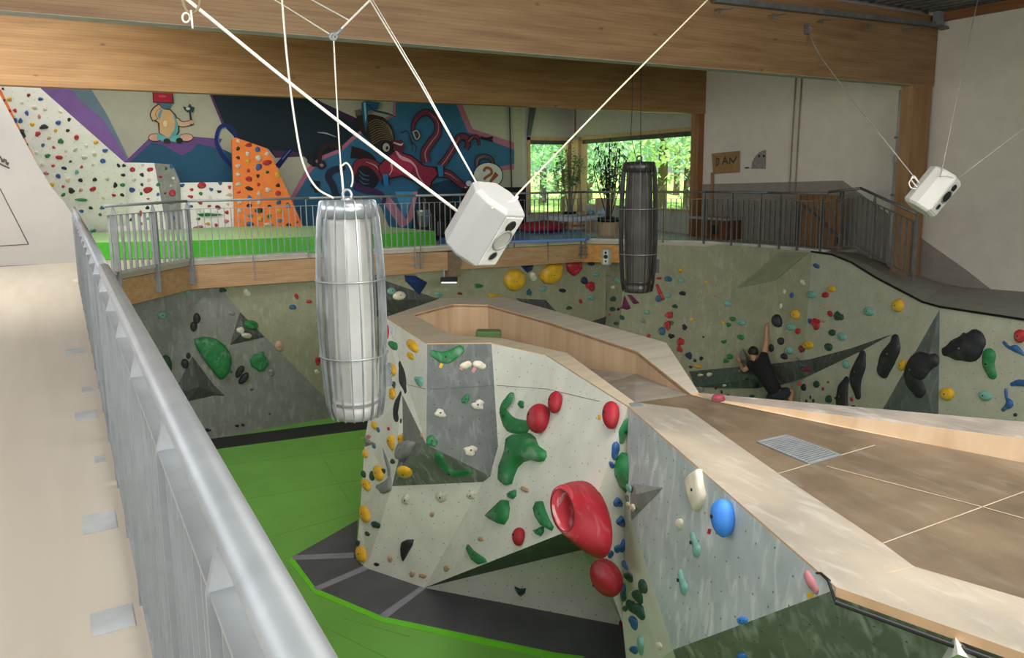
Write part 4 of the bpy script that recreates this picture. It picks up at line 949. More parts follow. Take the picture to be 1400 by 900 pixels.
# ---- grey wall under the platform
Zu = 'on the grey wall under the platform'
many(Zu, 150, 380, 4, S([(288, 202, 54, 40, 'teal', 'r'), (476, 222, 42, 58, 'black', 'r'), (459, 266, 38, 56, 'black', 'r'), (430, 427, 26, 34, 'black', 'r'), (411, 469, 42, 54, 'black', 'r'), (430, 76, 44, 16, 'teal'), (345, 82, 30, 16, 'black'),
 (618, 68, 40, 28, 'dgreen'), (668, 193, 34, 26, 'grey'), (697, 808, 24, 16, 'black'), (728, 805, 24, 16, 'black'), (535, 833, 40, 16, 'black'), (882, 520, 34, 36, 'grey', 'p'), (875, 744, 14, 12, 'dgreen'), (775, 612, 14, 14, 'dgreen'), (665, 515, 14, 14, 'dgreen'), (305, 475, 72, 110, 'dgreen', 'r')]))
hold(327.5, 508, 9, 19, 'black', 'r', 33, Zu); hold(333, 517.5, 9, 20, 'black', 'r', 42, Zu)
Zt = 'on the dark triangle in the crease'
hold(343, 444.5, 20, 12, 'green', 'r', 22, Zt); hold(329, 452, 10, 10, 'white', 'j', 0, Zt); hold(337, 459, 12, 9, 'white', 'p', 0, Zt)
Zv = 'on the olive wall under the platform'
many(Zv, 150, 380, 4, S([(750, 82, 44, 40, 'cream', 'p'), (925, 372, 46, 56, 'tan', 'r'), (1022, 102, 24, 30, 'red'), (1090, 130, 30, 20, 'red', 'r'), (1000, 160, 42, 26, 'petrol', 'r'), (1137, 455, 26, 50, 'red'), (1133, 515, 26, 26, 'cream')]))
# half disc, small disc and the hanging green shapes
def disc(px, col, zone, hh, label=None, cc=None):
    H, n = hit(sum(p[0] for p in px)/len(px), sum(p[1] for p in px)/len(px)); ps = [near(p, H, n) for p in px]; c = near(cc, H, n) if cc else centre(ps)
    b = MB(); k = len(ps); rings = [(1, -.002), (1, hh*.35), (.93, hh*.75), (.8, hh*.95), (.4, hh)]
    vs = []
    for s, z in rings: vs += [c+(p-c)*s+n*z for p in ps]
    vs.append(c+n*hh); fs = []
    for r in range(len(rings)-1):
        for i in range(k): fs.append((r*k+i, r*k+(i+1) % k, (r+1)*k+(i+1) % k, (r+1)*k+i))
    for i in range(k): fs.append(((len(rings)-1)*k+i, (len(rings)-1)*k+(i+1) % k, len(vs)-1))
    b.add(vs, fs); o = b.build('climbing_hold', hm(col), smooth=True, origin=c)
    xs = [p[0] for p in px]; yy = [p[1] for p in px]
    u1 = n.orthogonal().normalized(); u2 = n.cross(u1)
    if hh > .03: MB().prism(circ(c+n*(hh-.003), u1*.012, u2*.012, 8), n*.006, M_blk).build('bolt', parent=o)
    ALLH.append(dict(o=o, x=sum(xs)/k, y=sum(yy)/k, w=max(xs)-min(xs), h=max(yy)-min(yy), col=col, zone=zone, kind='d', extra=label)); return o
P4 = lambda l, ox, oy, s: [(ox+x/s, oy+y/s) for x, y in l]
disc(P4([(460, 332), (520, 320), (580, 332), (630, 368), (660, 415), (666, 460), (655, 510), (620, 550), (600, 552), (560, 505), (520, 450), (475, 385)], 150, 380, 4), 'green', Zu, .16, 'huge green half-disc hold on the grey wall under the platform')
volume('thin grey plywood foot under the huge green half disc', P4([(430, 345), (465, 330), (610, 550), (600, 556)], 150, 380, 4), (285, 480), .02, M_wallg)
disc(P4([(765, 450), (790, 418), (820, 412), (822, 404), (842, 404), (842, 424), (866, 445), (866, 478), (845, 505), (812, 512), (800, 498), (775, 485)], 150, 380, 4), 'green', Zu, .06, 'round green hold with a notch on the grey wall, right of the huge half disc')
disc(P4([(75, 110), (160, 88), (295, 82), (270, 108), (215, 118), (165, 116), (105, 155)], 150, 380, 4), 'green', Zu, .07, 'dark green wavy hold right under the slanting platform beam')
# ---- olive wall behind the block, under the platform
c6 = lambda l: P4(l, 520, 340, 4.118)
volume('long navy blue plywood volume under the platform, left of the stub beam', c6([(135, 150), (195, 152), (265, 190), (220, 262), (140, 182)]), (572, 388), .14, mat('navy volume paint', '1f3466', .5))
volume('dark blue triangular volume between the two yellow discs', c6([(785, 92), (862, 92), (855, 120), (828, 138)]), (721, 366), .1, mat('navy volume paint', '1f3466', .5))
disc(c6([(692, 180), (700, 145), (735, 118), (775, 115), (805, 140), (808, 180), (785, 218), (745, 235), (710, 220)]), 'yellow', Zv, .18, 'big yellow bowl-shaped hold, left of the two under the platform')
disc(c6([(890, 155), (915, 110), (950, 85), (1015, 82), (1020, 120), (1000, 165), (965, 195), (920, 190)]), 'yellow', Zv, .18, 'big yellow disc hold, right of the two under the platform')
disc(c6([(1040, 78), (1128, 72), (1128, 105), (1105, 135), (1080, 150), (1052, 128)]), 'red', Zv, .14, 'big red rounded hold under the platform, right of the yellow discs')
many(Zv, 520, 340, 4.118, S([(1185, 82, 40, 30, 'navy', 'r'), (1147, 180, 38, 42, 'navy', 'r'), (1182, 212, 52, 52, 'red', 'a'), (1215, 147, 42, 26, 'teal'), (1187, 272, 42, 28, 'teal'), (1127, 297, 22, 22, 'red'), (1062, 335, 32, 22, 'dgreen'), (1025, 237, 34, 26, 'black'),
 (915, 228, 46, 28, 'teal'), (837, 247, 26, 40, 'petrol', 'a'), (552, 210, 44, 28, 'green'), (448, 253, 28, 18, 'maroon'), (327, 257, 48, 30, 'teal'), (640, 266, 80, 22, 'yellow'), (860, 160, 44, 46, 'cream', 'p'), (120, 178, 20, 20, 'tan'), (1005, 164, 10, 10, 'black')]))
Zd = 'on the dark volume beside the bright lamp'
many(Zd, 520, 340, 4.118, S([(62, 240, 50, 40, 'teal', 'r'), (105, 266, 70, 52, 'cream', 'r')]))
# ---- right-hand olive wall
Zr = 'on the olive wall below the right railing'
many(Zr, 800, 340, 6.975, S([(305, 303, 50, 46, 'teal'), (268, 370, 36, 30, 'cream', 'r'), (270, 483, 56, 50, 'dgreen'), (705, 283, 44, 32, 'red'), (795, 290, 76, 50, 'petrol', 'r', 12), (910, 207, 40, 44, 'yellow', 'a'), (920, 305, 64, 46, 'teal', 'r', 18), (703, 477, 62, 62, 'petrol', 'r'),
 (790, 450, 58, 50, 'teal', 'r', 20), (930, 428, 60, 48, 'black', 'j'), (1155, 318, 32, 28, 'yellow'), (263, 578, 58, 40, 'dgreen', 'r', 15), (318, 580, 28, 28, 'black'), (352, 658, 56, 40, 'dgreen', 'r', 40), (300, 715, 48, 34, 'dgreen', 'r'), (590, 605, 60, 44, 'teal', 'r', 25),
 (555, 690, 36, 60, 'grey', 'a', -25), (857, 548, 54, 38, 'dgreen'), (805, 635, 70, 70, 'red', 'a'), (788, 733, 70, 80, 'red', 'a'), (830, 705, 30, 44, 'green'), (735, 788, 66, 78, 'petrol', 'r'), (823, 835, 56, 50, 'black'), (950, 750, 40, 60, 'black', 'a', -30),
 (1015, 678, 34, 38, 'yellow'), (605, 838, 40, 40, 'red'), (1208, 585, 30, 24, 'tan'), (1205, 715, 30, 26, 'tan'), (1310, 705, 40, 30, 'yellow'), (1100, 770, 30, 24, 'tan'), (1128, 843, 20, 20, 'black'), (235, 630, 24, 18, 'red'), (1240, 452, 50, 18, 'tan')]))
volume('magenta pyramid volume just below the dark hanging lamp', P4([(375, 443), (438, 570), (400, 585), (330, 575)], 800, 340, 6.975), (855, 420), .12, mat('magenta paint', '7c2a60', .5))
volume('second magenta wedge volume, half hidden by the dark hanging lamp', P4([(400, 440), (440, 440), (520, 520), (465, 530)], 800, 340, 6.975), (864, 410), .1, mat('magenta paint', '7c2a60', .5))
blob(P4([(685, 350), (715, 420), (748, 480)], 800, 340, 6.975), [2.0, 2.6, 2.0], 'red', Zr, extra='long thin red bar hold beside the foot of the dark hanging lamp')
Zm = 'on the olive wall around the climber'
many(Zm, 900, 440, 6.364, S([(195, 175, 60, 72, 'red', 'a'), (188, 240, 48, 58, 'red', 'a'), (570, 175, 46, 34, 'green'), (720, 135, 62, 44, 'green', 'r', 20), (625, 305, 56, 48, 'green', 'r', 25), (590, 342, 42, 42, 'green'), (268, 295, 54, 60, 'navy', 'a'),
 (320, 338, 26, 32, 'black'), (375, 320, 34, 34, 'black'), (283, 395, 28, 24, 'black'), (348, 392, 60, 30, 'yellow', 'p'), (370, 590, 56, 64, 'grey', 'r')]))
Zb = 'on the dark green volume by the climber'
many(Zb, 900, 440, 6.364, S([(365, 462, 48, 22, 'cream'), (445, 460, 46, 36, 'cream', 'j'), (575, 555, 40, 18, 'cream'), (500, 578, 20, 36, 'maroon'), (850, 555, 54, 44, 'navy'), (710, 430, 30, 14, 'grey'), (770, 500, 34, 28, 'black')]))
Zn = 'on the pale foot of the wall below the climber'
many(Zn, 900, 440, 6.364, S([(815, 650, 46, 28, 'dgreen', 'r'), (553, 612, 18, 26, 'black'), (605, 636, 30, 12, 'black')]))
many(Zm, 960, 340, 6.975, S([(240, 522, 72, 62, 'teal', 'r', 20), (293, 672, 58, 44, 'green', 'r', 15), (255, 728, 52, 38, 'green', 'a'), (378, 703, 90, 58, 'teal', 'r', 8), (210, 885, 50, 34, 'green')]))
Zc = 'on the tall cream wall at the right'
many(Zc, 960, 340, 6.975, S([(1092, 168, 56, 48, 'blue'), (960, 325, 54, 50, 'white', 'p'), (857, 445, 38, 54, 'blue', 'r'), (1047, 440, 82, 78, 'teal', 'r', 20), (1178, 443, 66, 56, 'red', 'r'), (1238, 385, 70, 62, 'yellow', 'r'), (785, 405, 24, 48, 'white'), (750, 550, 28, 50, 'white'),
 (892, 628, 80, 98, 'yellow', 'r', -8), (718, 690, 98, 130, 'black', 'r', -8), (850, 748, 80, 70, 'teal', 'r', 20), (915, 788, 52, 54, 'red', 'r'), (1028, 688, 36, 44, 'blue'), (1088, 718, 84, 104, 'red', 'a'), (1158, 688, 36, 50, 'tan', 'j'), (1222, 620, 46, 60, 'red', 'r', -20),
 (1305, 648, 84, 88, 'dgreen', 'a'), (1243, 802, 68, 62, 'dgreen', 'r', 20), (1335, 840, 88, 76, 'teal', 'r', 22), (753, 880, 62, 66, 'black', 'r')]))
many(Zc, 1120, 380, 5, S([(342, 230, 76, 60, 'teal', 'r', 20), (543, 190, 76, 92, 'yellow', 'r'), (67, 473, 50, 58, 'dgreen', 'r', -20), (185, 592, 42, 62, 'teal', 'r', -15), (570, 598, 52, 76, 'yellow', 'r', 15), (27, 757, 18, 22, 'red'), (62, 712, 16, 16, 'red'), (68, 830, 42, 54, 'dgreen', 'r'),
 (223, 832, 24, 26, 'red'), (113, 823, 14, 20, 'black'), (233, 876, 24, 12, 'black')]))
many(Zc, 900, 440, 6.364, S([(1068, 170, 60, 64, 'black', 'r', -15), (985, 230, 44, 72, 'black', 'r'), (1305, 205, 90, 72, 'yellow', 'r', 10), (1250, 240, 54, 56, 'maroon', 'a'), (1140, 250, 74, 64, 'teal', 'r', 20), (1098, 302, 66, 52, 'black', 'r', 25), (1225, 540, 34, 36, 'red'), (1268, 572, 42, 62, 'black', 'r'),
 (1290, 690, 16, 30, 'black'), (1325, 660, 16, 30, 'navy'), (1350, 690, 16, 34, 'black'), (1230, 698, 26, 12, 'black'), (1380, 545, 50, 62, 'dgreen', 'r')]))
volume('small steel-blue pyramid volume with a pink foot, right of the climber', P4([(1200, 300), (1290, 400), (1235, 405)], 900, 440, 6.364), (1096, 500), .12, mat('steel blue paint', '6c8296', .5))
hold(1102.5, 505.5, 15, 6, 'maroon', 'j', 5, Zc)
# large black and coloured shapes
c5 = lambda l: P4(l, 1120, 380, 5)
blob(c5([(522, 412), (515, 480), (468, 560), (437, 640)]), [5.5, 9, 11, 9], 'black', Zc, extra='long black banana-shaped hold, second from the right on the tall cream wall', hk=.6)
blob(c5([(300, 520), (283, 600), (252, 690), (268, 810)]), [5, 8.5, 9.5, 4.5], 'black', Zc, extra='long black banana-shaped hold whose top touches the slate wedge tip', hk=.6)
blob(c5([(190, 695), (165, 770), (160, 850), (165, 900)]), [4, 8.5, 9.5, 9.5], 'black', Zc, extra='black banana-shaped hold at the ledge, lowest of three', hk=.6)
Ze = 'on the cream wall at the right edge'
blob(c5([(858, 505), (940, 490), (1030, 470), (1080, 420)]), [5, 12, 16.5, 12], 'black', Ze, extra='fat black boomerang-shaped hold right of the tall slate triangle', hk=.5)
blob(c5([(790, 560), (690, 600), (640, 670), (690, 770)]), [7, 15, 13, 9], 'black', 'on the slate triangle', extra='biggest black boomerang-shaped hold, mounted on the tall slate triangle', hk=.55)
blob(c5([(1165, 530), (1160, 590), (1185, 660)]), [10, 9, 7], 'green', Ze, extra='smooth green kidney-shaped hold right of the fat black boomerang', hk=.6)
c45 = lambda l: P4(l, 1200, 400, 4.5)
blob(c45([(778, 308), (810, 338), (850, 345), (898, 380)]), [2.4, 2.2, 5, 2.2], 'blue', Ze, extra='upper blue squiggly hold at the right edge, under the red hold', hk=.8)
blob(c45([(828, 565), (870, 556), (925, 560)]), [2.8, 4.5, 4.5], 'blue', Ze, extra='middle blue squiggly hold, cut off by the right edge', hk=.8)
blob(c45([(790, 602), (795, 650), (815, 685), (770, 722)]), [2.5, 2.3, 5.5, 2.3], 'blue', Ze, extra='lowest blue squiggly hold near the right edge', hk=.8)
many(Ze, 1200, 400, 4.5, S([(880, 268, 76, 82, 'red', 'r'), (430, 625, 82, 82, 'yellow', 'r'), (665, 635, 86, 58, 'teal', 'r', 15), (848, 753, 26, 22, 'black', 'r')]))
# ---- boulder block, left face
Zx = 'on the left face of the block'
c75 = lambda x, y: (480+x/7.5, 430+y/7.5); c64 = lambda x, y: (480+x/6.43, 540+y/6.43)
def H1(f, x, y, w, h, c, k='j', r=0, z=Zx, s=7.5): p = f(x, y); hold(p[0], p[1], w/s, h/s, c, k, r, z)
H1(c75, 364, 180, 50, 160, 'red', 'r'); H1(c75, 445, 325, 86, 104, 'green', 'p', -20); H1(c75, 637, 322, 84, 150, 'yellow', 'r', -38); H1(c75, 615, 430, 50, 84, 'yellow', 'j', -40)
H1(c75, 432, 568, 62, 130, 'yellow', 'r', -12); H1(c75, 700, 675, 78, 110, 'teal', 't', -25); H1(c75, 440, 720, 34, 74, 'dgreen', 'a'); H1(c75, 430, 815, 58, 120, 'yellow', 'r')
blob([c75(500, 490), c75(530, 640), c75(560, 800)], [2.2, 5.8, 1.6], 'black', Zx, extra='long black leaf-shaped hold, upper of two on the left face', hk=.35)
blob([(548, 538), (542, 556), (541, 568), (548, 576)], [2.5, 5.5, 5, 2], 'black', Zx, extra='curved black fin hold, lower of two on the left face', hk=.3)
for a in ((205, 268, 44, 70, 'yellow', 'r', -15), (241, 308, 22, 50, 'petrol', 'r', -15), (332, 297, 22, 34, 'red', 'r'), (155, 368, 40, 34, 'pink', 'j'), (205, 452, 32, 44, 'petrol', 'j'), (128, 520, 40, 78, 'yellow', 'r', -15), (358, 405, 52, 135, 'yellow', 't'), (436, 385, 44, 105, 'yellow', 't'),
 (367, 583, 36, 46, 'dgreen', 't'), (248, 690, 76, 140, 'yellow', 'r', -12), (190, 712, 44, 84, 'dgreen', 'r'), (288, 670, 32, 46, 'dgreen', 'j'), (112, 698, 36, 66, 'dgreen', 'r', -10), (136, 790, 66, 110, 'yellow', 'r', -25), (626, 352, 30, 46, 'tan', 'r'), (98, 382, 20, 14, 'yellow', 'j')):
    H1(c64, *a, s=6.43)
c5b = lambda x, y: (470+x/5, 560+y/5)
for a in ((148, 715, 60, 118, 'yellow', 'r', -15), (222, 790, 50, 56, 'dgreen', 'p', -10), (163, 852, 26, 36, 'dgreen', 'j', -20)): H1(c5b, *a, s=5)
hold(495, 758, 14, 22, 'yellow', 'r', -12, Zx); hold(489.5, 743, 6, 8, 'dgreen', 'j', 0, Zx); hold(515, 772, 7, 5, 'black', 'j', 0, Zx)
blob([c64(280, 480), c64(310, 570), c64(335, 650), c64(338, 740)], [.8, 2.2, 2.9, 2.0], 'grey', Zx, extra='slim grey horn-shaped hold standing up on the left face', hk=.8)
blob([c64(225, 805), c64(290, 815), c64(345, 780)], [1.5, 5.0, 6.0], 'grey', Zx, extra='curled grey claw-shaped hold at the left end of the dark green wedge', hk=.8)
disc([c64(*p) for p in ((425, 490), (450, 430), (510, 402), (565, 415), (560, 450), (520, 520), (470, 585), (425, 570), (416, 530))], 'grey', Zx, .08, 'grey and black bowl-shaped hold at the tip of the wedge')
H1(c64, 470, 672, 140, 92, 'yellow', 'r', 12, 'on the underside of the wedge', 6.43)
Zy = 'on the slate face of the block'
c5a = lambda x, y: (470+x/5, 400+y/5)
blob([c5a(610, 418), c5a(700, 445), c5a(790, 395)], [5, 9, 7], 'green', Zy, extra='green saddle-shaped hold at the top of the slate face', hk=.6)
for a in ((835, 498, 76, 52, 'cream', 'p'), (925, 497, 84, 58, 'cream', 'p'), (835, 730, 48, 68, 'green', 'a', 15), (918, 770, 92, 66, 'white', 'a'), (658, 828, 76, 60, 'white', 'a')): H1(c5a, *a, z=Zy, s=5)
for a in ((865, 283, 100, 66, 'white', 'a'), (600, 218, 74, 80, 'green', 'a')): H1(c5b, *a, z=Zy, s=5)
blob([c5b(655, 320), c5b(690, 400), c5b(770, 440), c5b(850, 425)], [7.5, 7.5, 8, 6.5], 'green', 'on the underside of the wedge', extra='dark green crescent hold on the underside of the wedge', hk=.55)
Zf = 'on the cream front of the block'
c56 = lambda x, y: (660+x/5, 480+y/5)
blob([c56(185, 325), c56(140, 400), c56(190, 500), c56(300, 525)], [10.5, 10.5, 11, 9.5], 'green', Zf, extra='green hook-shaped hold wrapping below the big red ball', hk=.35)
disc([(700, 600), (708, 595), (726, 593), (732, 598), (737, 610), (747, 617), (748, 624), (744, 631), (736, 632), (726, 629), (716, 632), (708, 640), (703, 652), (700, 662), (692, 664), (687, 660), (688, 645), (694, 630), (698, 618)], 'green', Zf, .10, 'large green boot-shaped hold in the middle of the front face', (706, 621))
disc([c5b(*p) for p in ((985, 735), (1020, 700), (1065, 660), (1105, 620), (1128, 625), (1137, 680), (1128, 745), (1100, 788), (1060, 780), (1010, 755))], 'green', Zf, .07, 'green shark-fin hold right of the centre of the front face')
disc([(641+0, 745), (648, 753), (664, 764), (666, 769), (654, 772), (646, 765), (639, 750)], 'green', Zf, .04, 'thin green claw hold beside the lower diagonal edge')
c41 = lambda x, y: (640+x/4.09, 640+y/4.09)
disc([c41(*p) for p in ((385, 225), (400, 190), (420, 188), (432, 230), (455, 285), (480, 330), (470, 352), (430, 330), (400, 285))], 'green', Zf, .07, 'green curved hold peeping out left of the giant red volume')
disc([c41(*p) for p in ((373, 352), (400, 345), (425, 330), (425, 360), (410, 382), (390, 375))], 'green', Zf, .04, 'small green wedge hold below the curved one, left of the giant red volume')
disc([c41(*p) for p in ((226, 150), (245, 135), (272, 125), (270, 158), (252, 175), (232, 168))], 'green', Zf, .04, 'small green fin hold just above the green shark fin')
disc([c41(*p) for p in ((262, 662), (290, 675), (325, 672), (318, 700), (300, 715), (282, 700))], 'dgreen', 'on the foot triangle', .04, 'dark green crescent hold alone on the foot triangle above the charcoal mat')
disc([c5b(*p) for p in ((405, 902), (430, 890), (480, 888), (470, 930), (440, 985), (412, 1035), (400, 1000), (396, 950))], 'black', Zf, .05, 'black half-moon hold low on the left part of the front face')
for a in ((265, 367, 40, 50, 'green', 'a', -20),): H1(c56, *a, z=Zf, s=5)
for a in ((1240, 548, 52, 42, 'tan', 'p'), (672, 598, 70, 76, 'white', 'a'), (875, 587, 66, 54, 'white', 'a'), (428, 618, 64, 60, 'white', 'a'), (605, 718, 30, 36, 'tan', 'p'), (940, 888, 46, 26, 'tan', 'p')): H1(c5b, *a, z=Zf, s=5)
c26 = lambda x, y: (380+x/2.647, 560+y/2.647)
for a in ((407, 540, 18, 22, 'tan', 'p', -20), (487, 595, 20, 22, 'tan', 'p'), (525, 602, 22, 24, 'tan', 'p'), (612, 577, 24, 20, 'tan', 'p')): H1(c26, *a, z=Zf, s=2.647)
# red balls
def ball(x, y, w, h, rot, zone, la, sc=.75):
    H, n = hit(x, y); rg = (w+h)/2; d = depth(H)
    cc = onpl(x, y, H+n*(rg/2/F*d*.45), n); r1, r2 = w/2/F*d, h/2/F*d
    u1 = (Vector(rt)-n*Vector(rt).dot(n)).normalized(); u2 = n.cross(u1); 
    if u2.z < 0: u2 = -u2
    a = R(rot); q1, q2 = u1*math.cos(a)-u2*math.sin(a), u1*math.sin(a)+u2*math.cos(a)
    b = MB(); N, M = 24, 14; vs = []
    for j in range(M+1):
        th = math.pi*j/M
        for i in range(N):
            t = 2*math.pi*i/N; k = math.sin(th)
            vs.append(cc+q1*r1*k*math.cos(t)+q2*r2*k*math.sin(t)*(1-.10*math.sin(t)*k)+n*min(r1, r2)*.8*math.cos(th))
    fs = [(j*N+i, j*N+(i+1) % N, (j+1)*N+(i+1) % N, (j+1)*N+i) for j in range(M) for i in range(N)]
    b.add(vs, fs); o = b.build('climbing_hold', mat('chalky red resin', '9c1424', .6, var=.16, vs=4, chalk=.12), smooth=True, origin=H)
    MB().prism(circ(cc+n*min(r1, r2)*.79, u1*.013, u2*.013, 8), n*.008, M_blk).build('bolt', parent=o)
    ALLH.append(dict(o=o, x=x, y=y, w=w, h=h, col='red', zone=zone, kind='b', extra=la))
ball(736, 571, 38, 41, 0, Zf, 'big round red ball hold right of the green hook on the front face')
ball(759, 549, 23, 32, 10, Zf, 'small red egg-shaped hold touching the big red ball from the upper right')
ball(835, 566, 27, 41, 5, Zf, 'red egg-shaped hold just under the plywood rim near the front peak')
ball(709, 733, 21, 25, 0, Zf, 'smallest red ball hold, low on the front face above the diagonal edge')
ball(829, 790, 45, 56, 10, 'on the cream strip of the block', 'big chalky red ball hold directly below the giant red volume')
# giant red volume: skewed cone frustum with a hollow mouth
H, n = hit(805, 700)
cb = onpl(801, 700, H, n); d = depth(cb)
n2 = (n*.75-Vector(rt)*.28+Vector(up)*.12).normalized()
cf = Pd(781, 692, d-.62)
# base ellipse on the wall and mouth ellipse nearer to the viewer
BP = lambda x, y: onpl(x, y, H+n*.02, n)
bcen = BP(806, 708); bu = (BP(820, 760)-BP(792, 656))*.5; bv = (BP(829, 700)-BP(784, 716))*.5
md = d-.50; mcen = Pd(770.5, 698, md); mu = (Pd(777, 731, md)-Pd(764, 665, md))*.5; mv = (Pd(787, 694, md)-Pd(754, 701, md))*.5
def ell(c, u, v, s, N=32): return [c+(u*math.cos(2*math.pi*i/N)+v*math.sin(2*math.pi*i/N))*s for i in range(N)]
ax_ = (mcen-bcen)
rr = [ell(bcen-ax_*.10, bu, bv, 1.0)]
for f, s in ((0.0, 1.0), (.25, 1.04), (.5, 1.07), (.75, 1.05), (.92, 1.02)):
    rr.append([a.lerp(b_, f)for a, b_ in zip(ell(bcen, bu, bv, s), ell(mcen, mu, mv, 1.04))])
rr += [ell(mcen+ax_*.02, mu, mv, 1.0), ell(mcen+ax_*.03, mu, mv, .93)]
b = MB(); N = 32; vs = [p for r in rr for p in r]; b.add(vs, [(j*N+i, j*N+(i+1) % N, (j+1)*N+(i+1) % N, (j+1)*N+i) for j in range(len(rr)-1) for i in range(N)])
gv = b.build('climbing_hold', MATS['chalky red resin'], smooth=True, origin=bcen)
b = MB(); rr = [ell(mcen+ax_*.03, mu, mv, .93), ell(mcen+ax_*.0, mu, mv, .86), ell(mcen-ax_*.22, mu, mv, .72), ell(mcen-ax_*.36, mu, mv, .45), ell(mcen-ax_*.40, mu, mv, .12)]
vs = [p for r in rr for p in r]; b.add(vs, [(j*N+i, j*N+(i+1) % N, (j+1)*N+(i+1) % N, (j+1)*N+i) for j in range(len(rr)-1) for i in range(N)]+[tuple(range(4*N, 5*N))])
b.build('hollow_mouth', mat('chalked red hollow', 'c2414c', .6, var=.1, vs=6, chalk=.8), gv, smooth=True)
MB().tube(ell(mcen+ax_*.03, mu, mv, .88), .006, 6, mat('maroon rim line', '6e1420', .5), closed=True).build('mouth_ring', parent=gv, smooth=True)
ALLH.append(dict(o=gv, x=800, y=705, w=80, h=108, col='red', zone=Zf, kind='b', extra='giant red funnel-shaped hold with a hollow mouth, the largest on the block'))
# strip holds
Zz = 'on the cream strip of the block'
c3 = lambda x, y: (820+x/3, 600+y/3)
blob([(858, 578), (852, 590), (850, 603)], [7, 8, 4.5], 'green', Zz, extra='ribbed green hold tucked under the plywood edge, upper of two on the arete', hk=.7)
disc([c3(*p) for p in ((90, 55), (112, 60), (118, 110), (116, 200), (104, 222), (80, 195), (60, 150), (58, 110), (72, 75))], 'green', Zz, .12, 'long pale green shield hold on the arete, lower of two')
for a in ((62, 50, 34, 66, 'blue', 'p'), (48, 108, 20, 30, 'blue', 'j', -30), (72, 258, 32, 44, 'blue', 't', -15), (84, 336, 32, 44, 'blue', 't', -15), (96, 440, 34, 50, 'blue', 'p'), (72, 452, 28, 34, 'petrol', 'j'), (43, 474, 24, 34, 'petrol', 'j'), (104, 516, 26, 36, 'blue', 't', -15),
 (122, 570, 26, 44, 'dgreen', 'j', -20), (100, 620, 28, 44, 'blue', 'p'), (98, 650, 30, 44, 'dgreen', 'j'), (180, 606, 30, 62, 'dgreen', 'r', -12), (160, 648, 36, 56, 'dgreen', 'j', -25), (136, 650, 38, 50, 'white', 'p'), (134, 690, 34, 64, 'dgreen', 'j', -10), (166, 710, 40, 66, 'dgreen', 'j', -20),
 (105, 698, 22, 26, 'dgreen', 'j'), (142, 756, 30, 56, 'blue', 'j', -10), (88, 762, 20, 38, 'maroon', 'r'), (142, 868, 34, 36, 'blue', 'j'), (172, 850, 24, 70, 'teal', 'p'), (246, 850, 16, 36, 'cream', 'a', -15), (122, 204, 24, 40, 'teal', 'p')):
    H1(c3, *a, z=Zz, s=3)
Zw = 'on the blue grey face'
c5c = lambda x, y: (720+x/5, 600+y/5)
disc([c5c(*p) for p in ((1185, 205), (1200, 215), (1212, 310), (1228, 380), (1212, 445), (1180, 497), (1160, 492), (1140, 430), (1118, 350), (1106, 285), (1130, 240))], 'cream', Zw, .045, 'long cream blade-shaped hold high on the blue grey face')
ball(988, 706, 39, 50, 0, Zw, 'large bright blue egg-shaped hold on the blue grey face')
ALLH[-1]['o'].data.materials[0] = hm('sky'); ALLH[-1]['col'] = 'sky'
H1(c5c, 1048, 585, 44, 84, 'cream', 'j', 10, Zw, 5)
blob([c5c(1135, 660), c5c(1150, 710), c5c(1170, 765)], [4.2, 4.6, 7.5], 'teal', Zw, extra='pale teal pear-shaped hold, upper of two on the blue grey face', hk=.8)
c45b = lambda x, y: (780+x/4.5, 700+y/4.5)
blob([c45b(677, 375), c45b(685, 420), c45b(705, 470)], [4.6, 5, 7.2], 'teal', Zw, extra='pale teal pear-shaped hold, lower of two on the blue grey face', hk=.8)
H1(c45b, 1060, 668, 62, 50, 'sky', 'r', -10, Zw, 4.5)
H1(c3, 118, 272, 22, 26, 'cream', 'j', 0, 'on the chalky pyramid', 3); H1(c3, 138, 284, 28, 30, 'cream', 'j', 0, 'on the chalky pyramid', 3)
blob([(1104, 786), (1110, 797), (1117, 808)], [5, 6, 4], 'pink', Zw, extra='pink lobed hold hanging under the rim corner', hk=.9)
H1(c45b, 1055, 890, 62, 40, 'sky', 'r', 10, 'on the dark green face', 4.5)
# paper tag pictures and tape tags
for x, y, w, h, rot, col, la in ((603, 500, 4, 7, 25, 'yellow', 'small yellow tape tag under the green saddle hold'), (631, 503.5, 5, 5, 30, 'pink', 'small pink tape tag, left one on the slate face'), (648, 506, 4.5, 7, 35, 'pink', 'small pink tape tag, right one on the slate face'), (819.5, 571, 3.5, 7, 0, 'yellow', 'small yellow tape tag left of the red egg hold by the rim'),
    (970, 727, 4, 7, 15, 'red', 'small red tape tag at the lower left of the bright blue hold'), (1108, 814, 8, 6, 10, 'yellow', 'small yellow tape tag under the pink lobed hold')):
    H, n = hit(x, y); a = R(rot); e1 = onpl(x+w/2*math.cos(a), y+w/2*math.sin(a), H, n)-H; e2 = onpl(x-h/2*math.sin(a), y+h/2*math.cos(a), H, n)-H
    tag(MB().prism([H+e1+e2, H+e1-e2, H-e1-e2, H-e1+e2], n*.004, hm(col)).build('tape_tag', origin=H), la, 'tag', 'tape tags on the block')
H, n = hit(535, 453); ps = [onpl(x, y, H, n) for x, y in ((531, 444.5), (539, 447), (538.5, 459.5), (532.5, 457))]
o = tag(MB().prism(ps, n*.004, mat('white sticker', 'e3e6ea', .5)).build('info_sticker', origin=H), 'small white printed sticker at the top of the left face of the block', 'sticker')
b = MB()
for k in range(5):
    f0 = .14+.16*k; a_, b2_ = ps[0].lerp(ps[3], f0), ps[1].lerp(ps[2], f0); b.tube([a_.lerp(b2_, .15)+n*.005, a_.lerp(b2_, .85-.2*(k % 2))+n*.005], .003, 4)
b.build('print_lines', mat('blue print', '8fa0c4', .5), o)
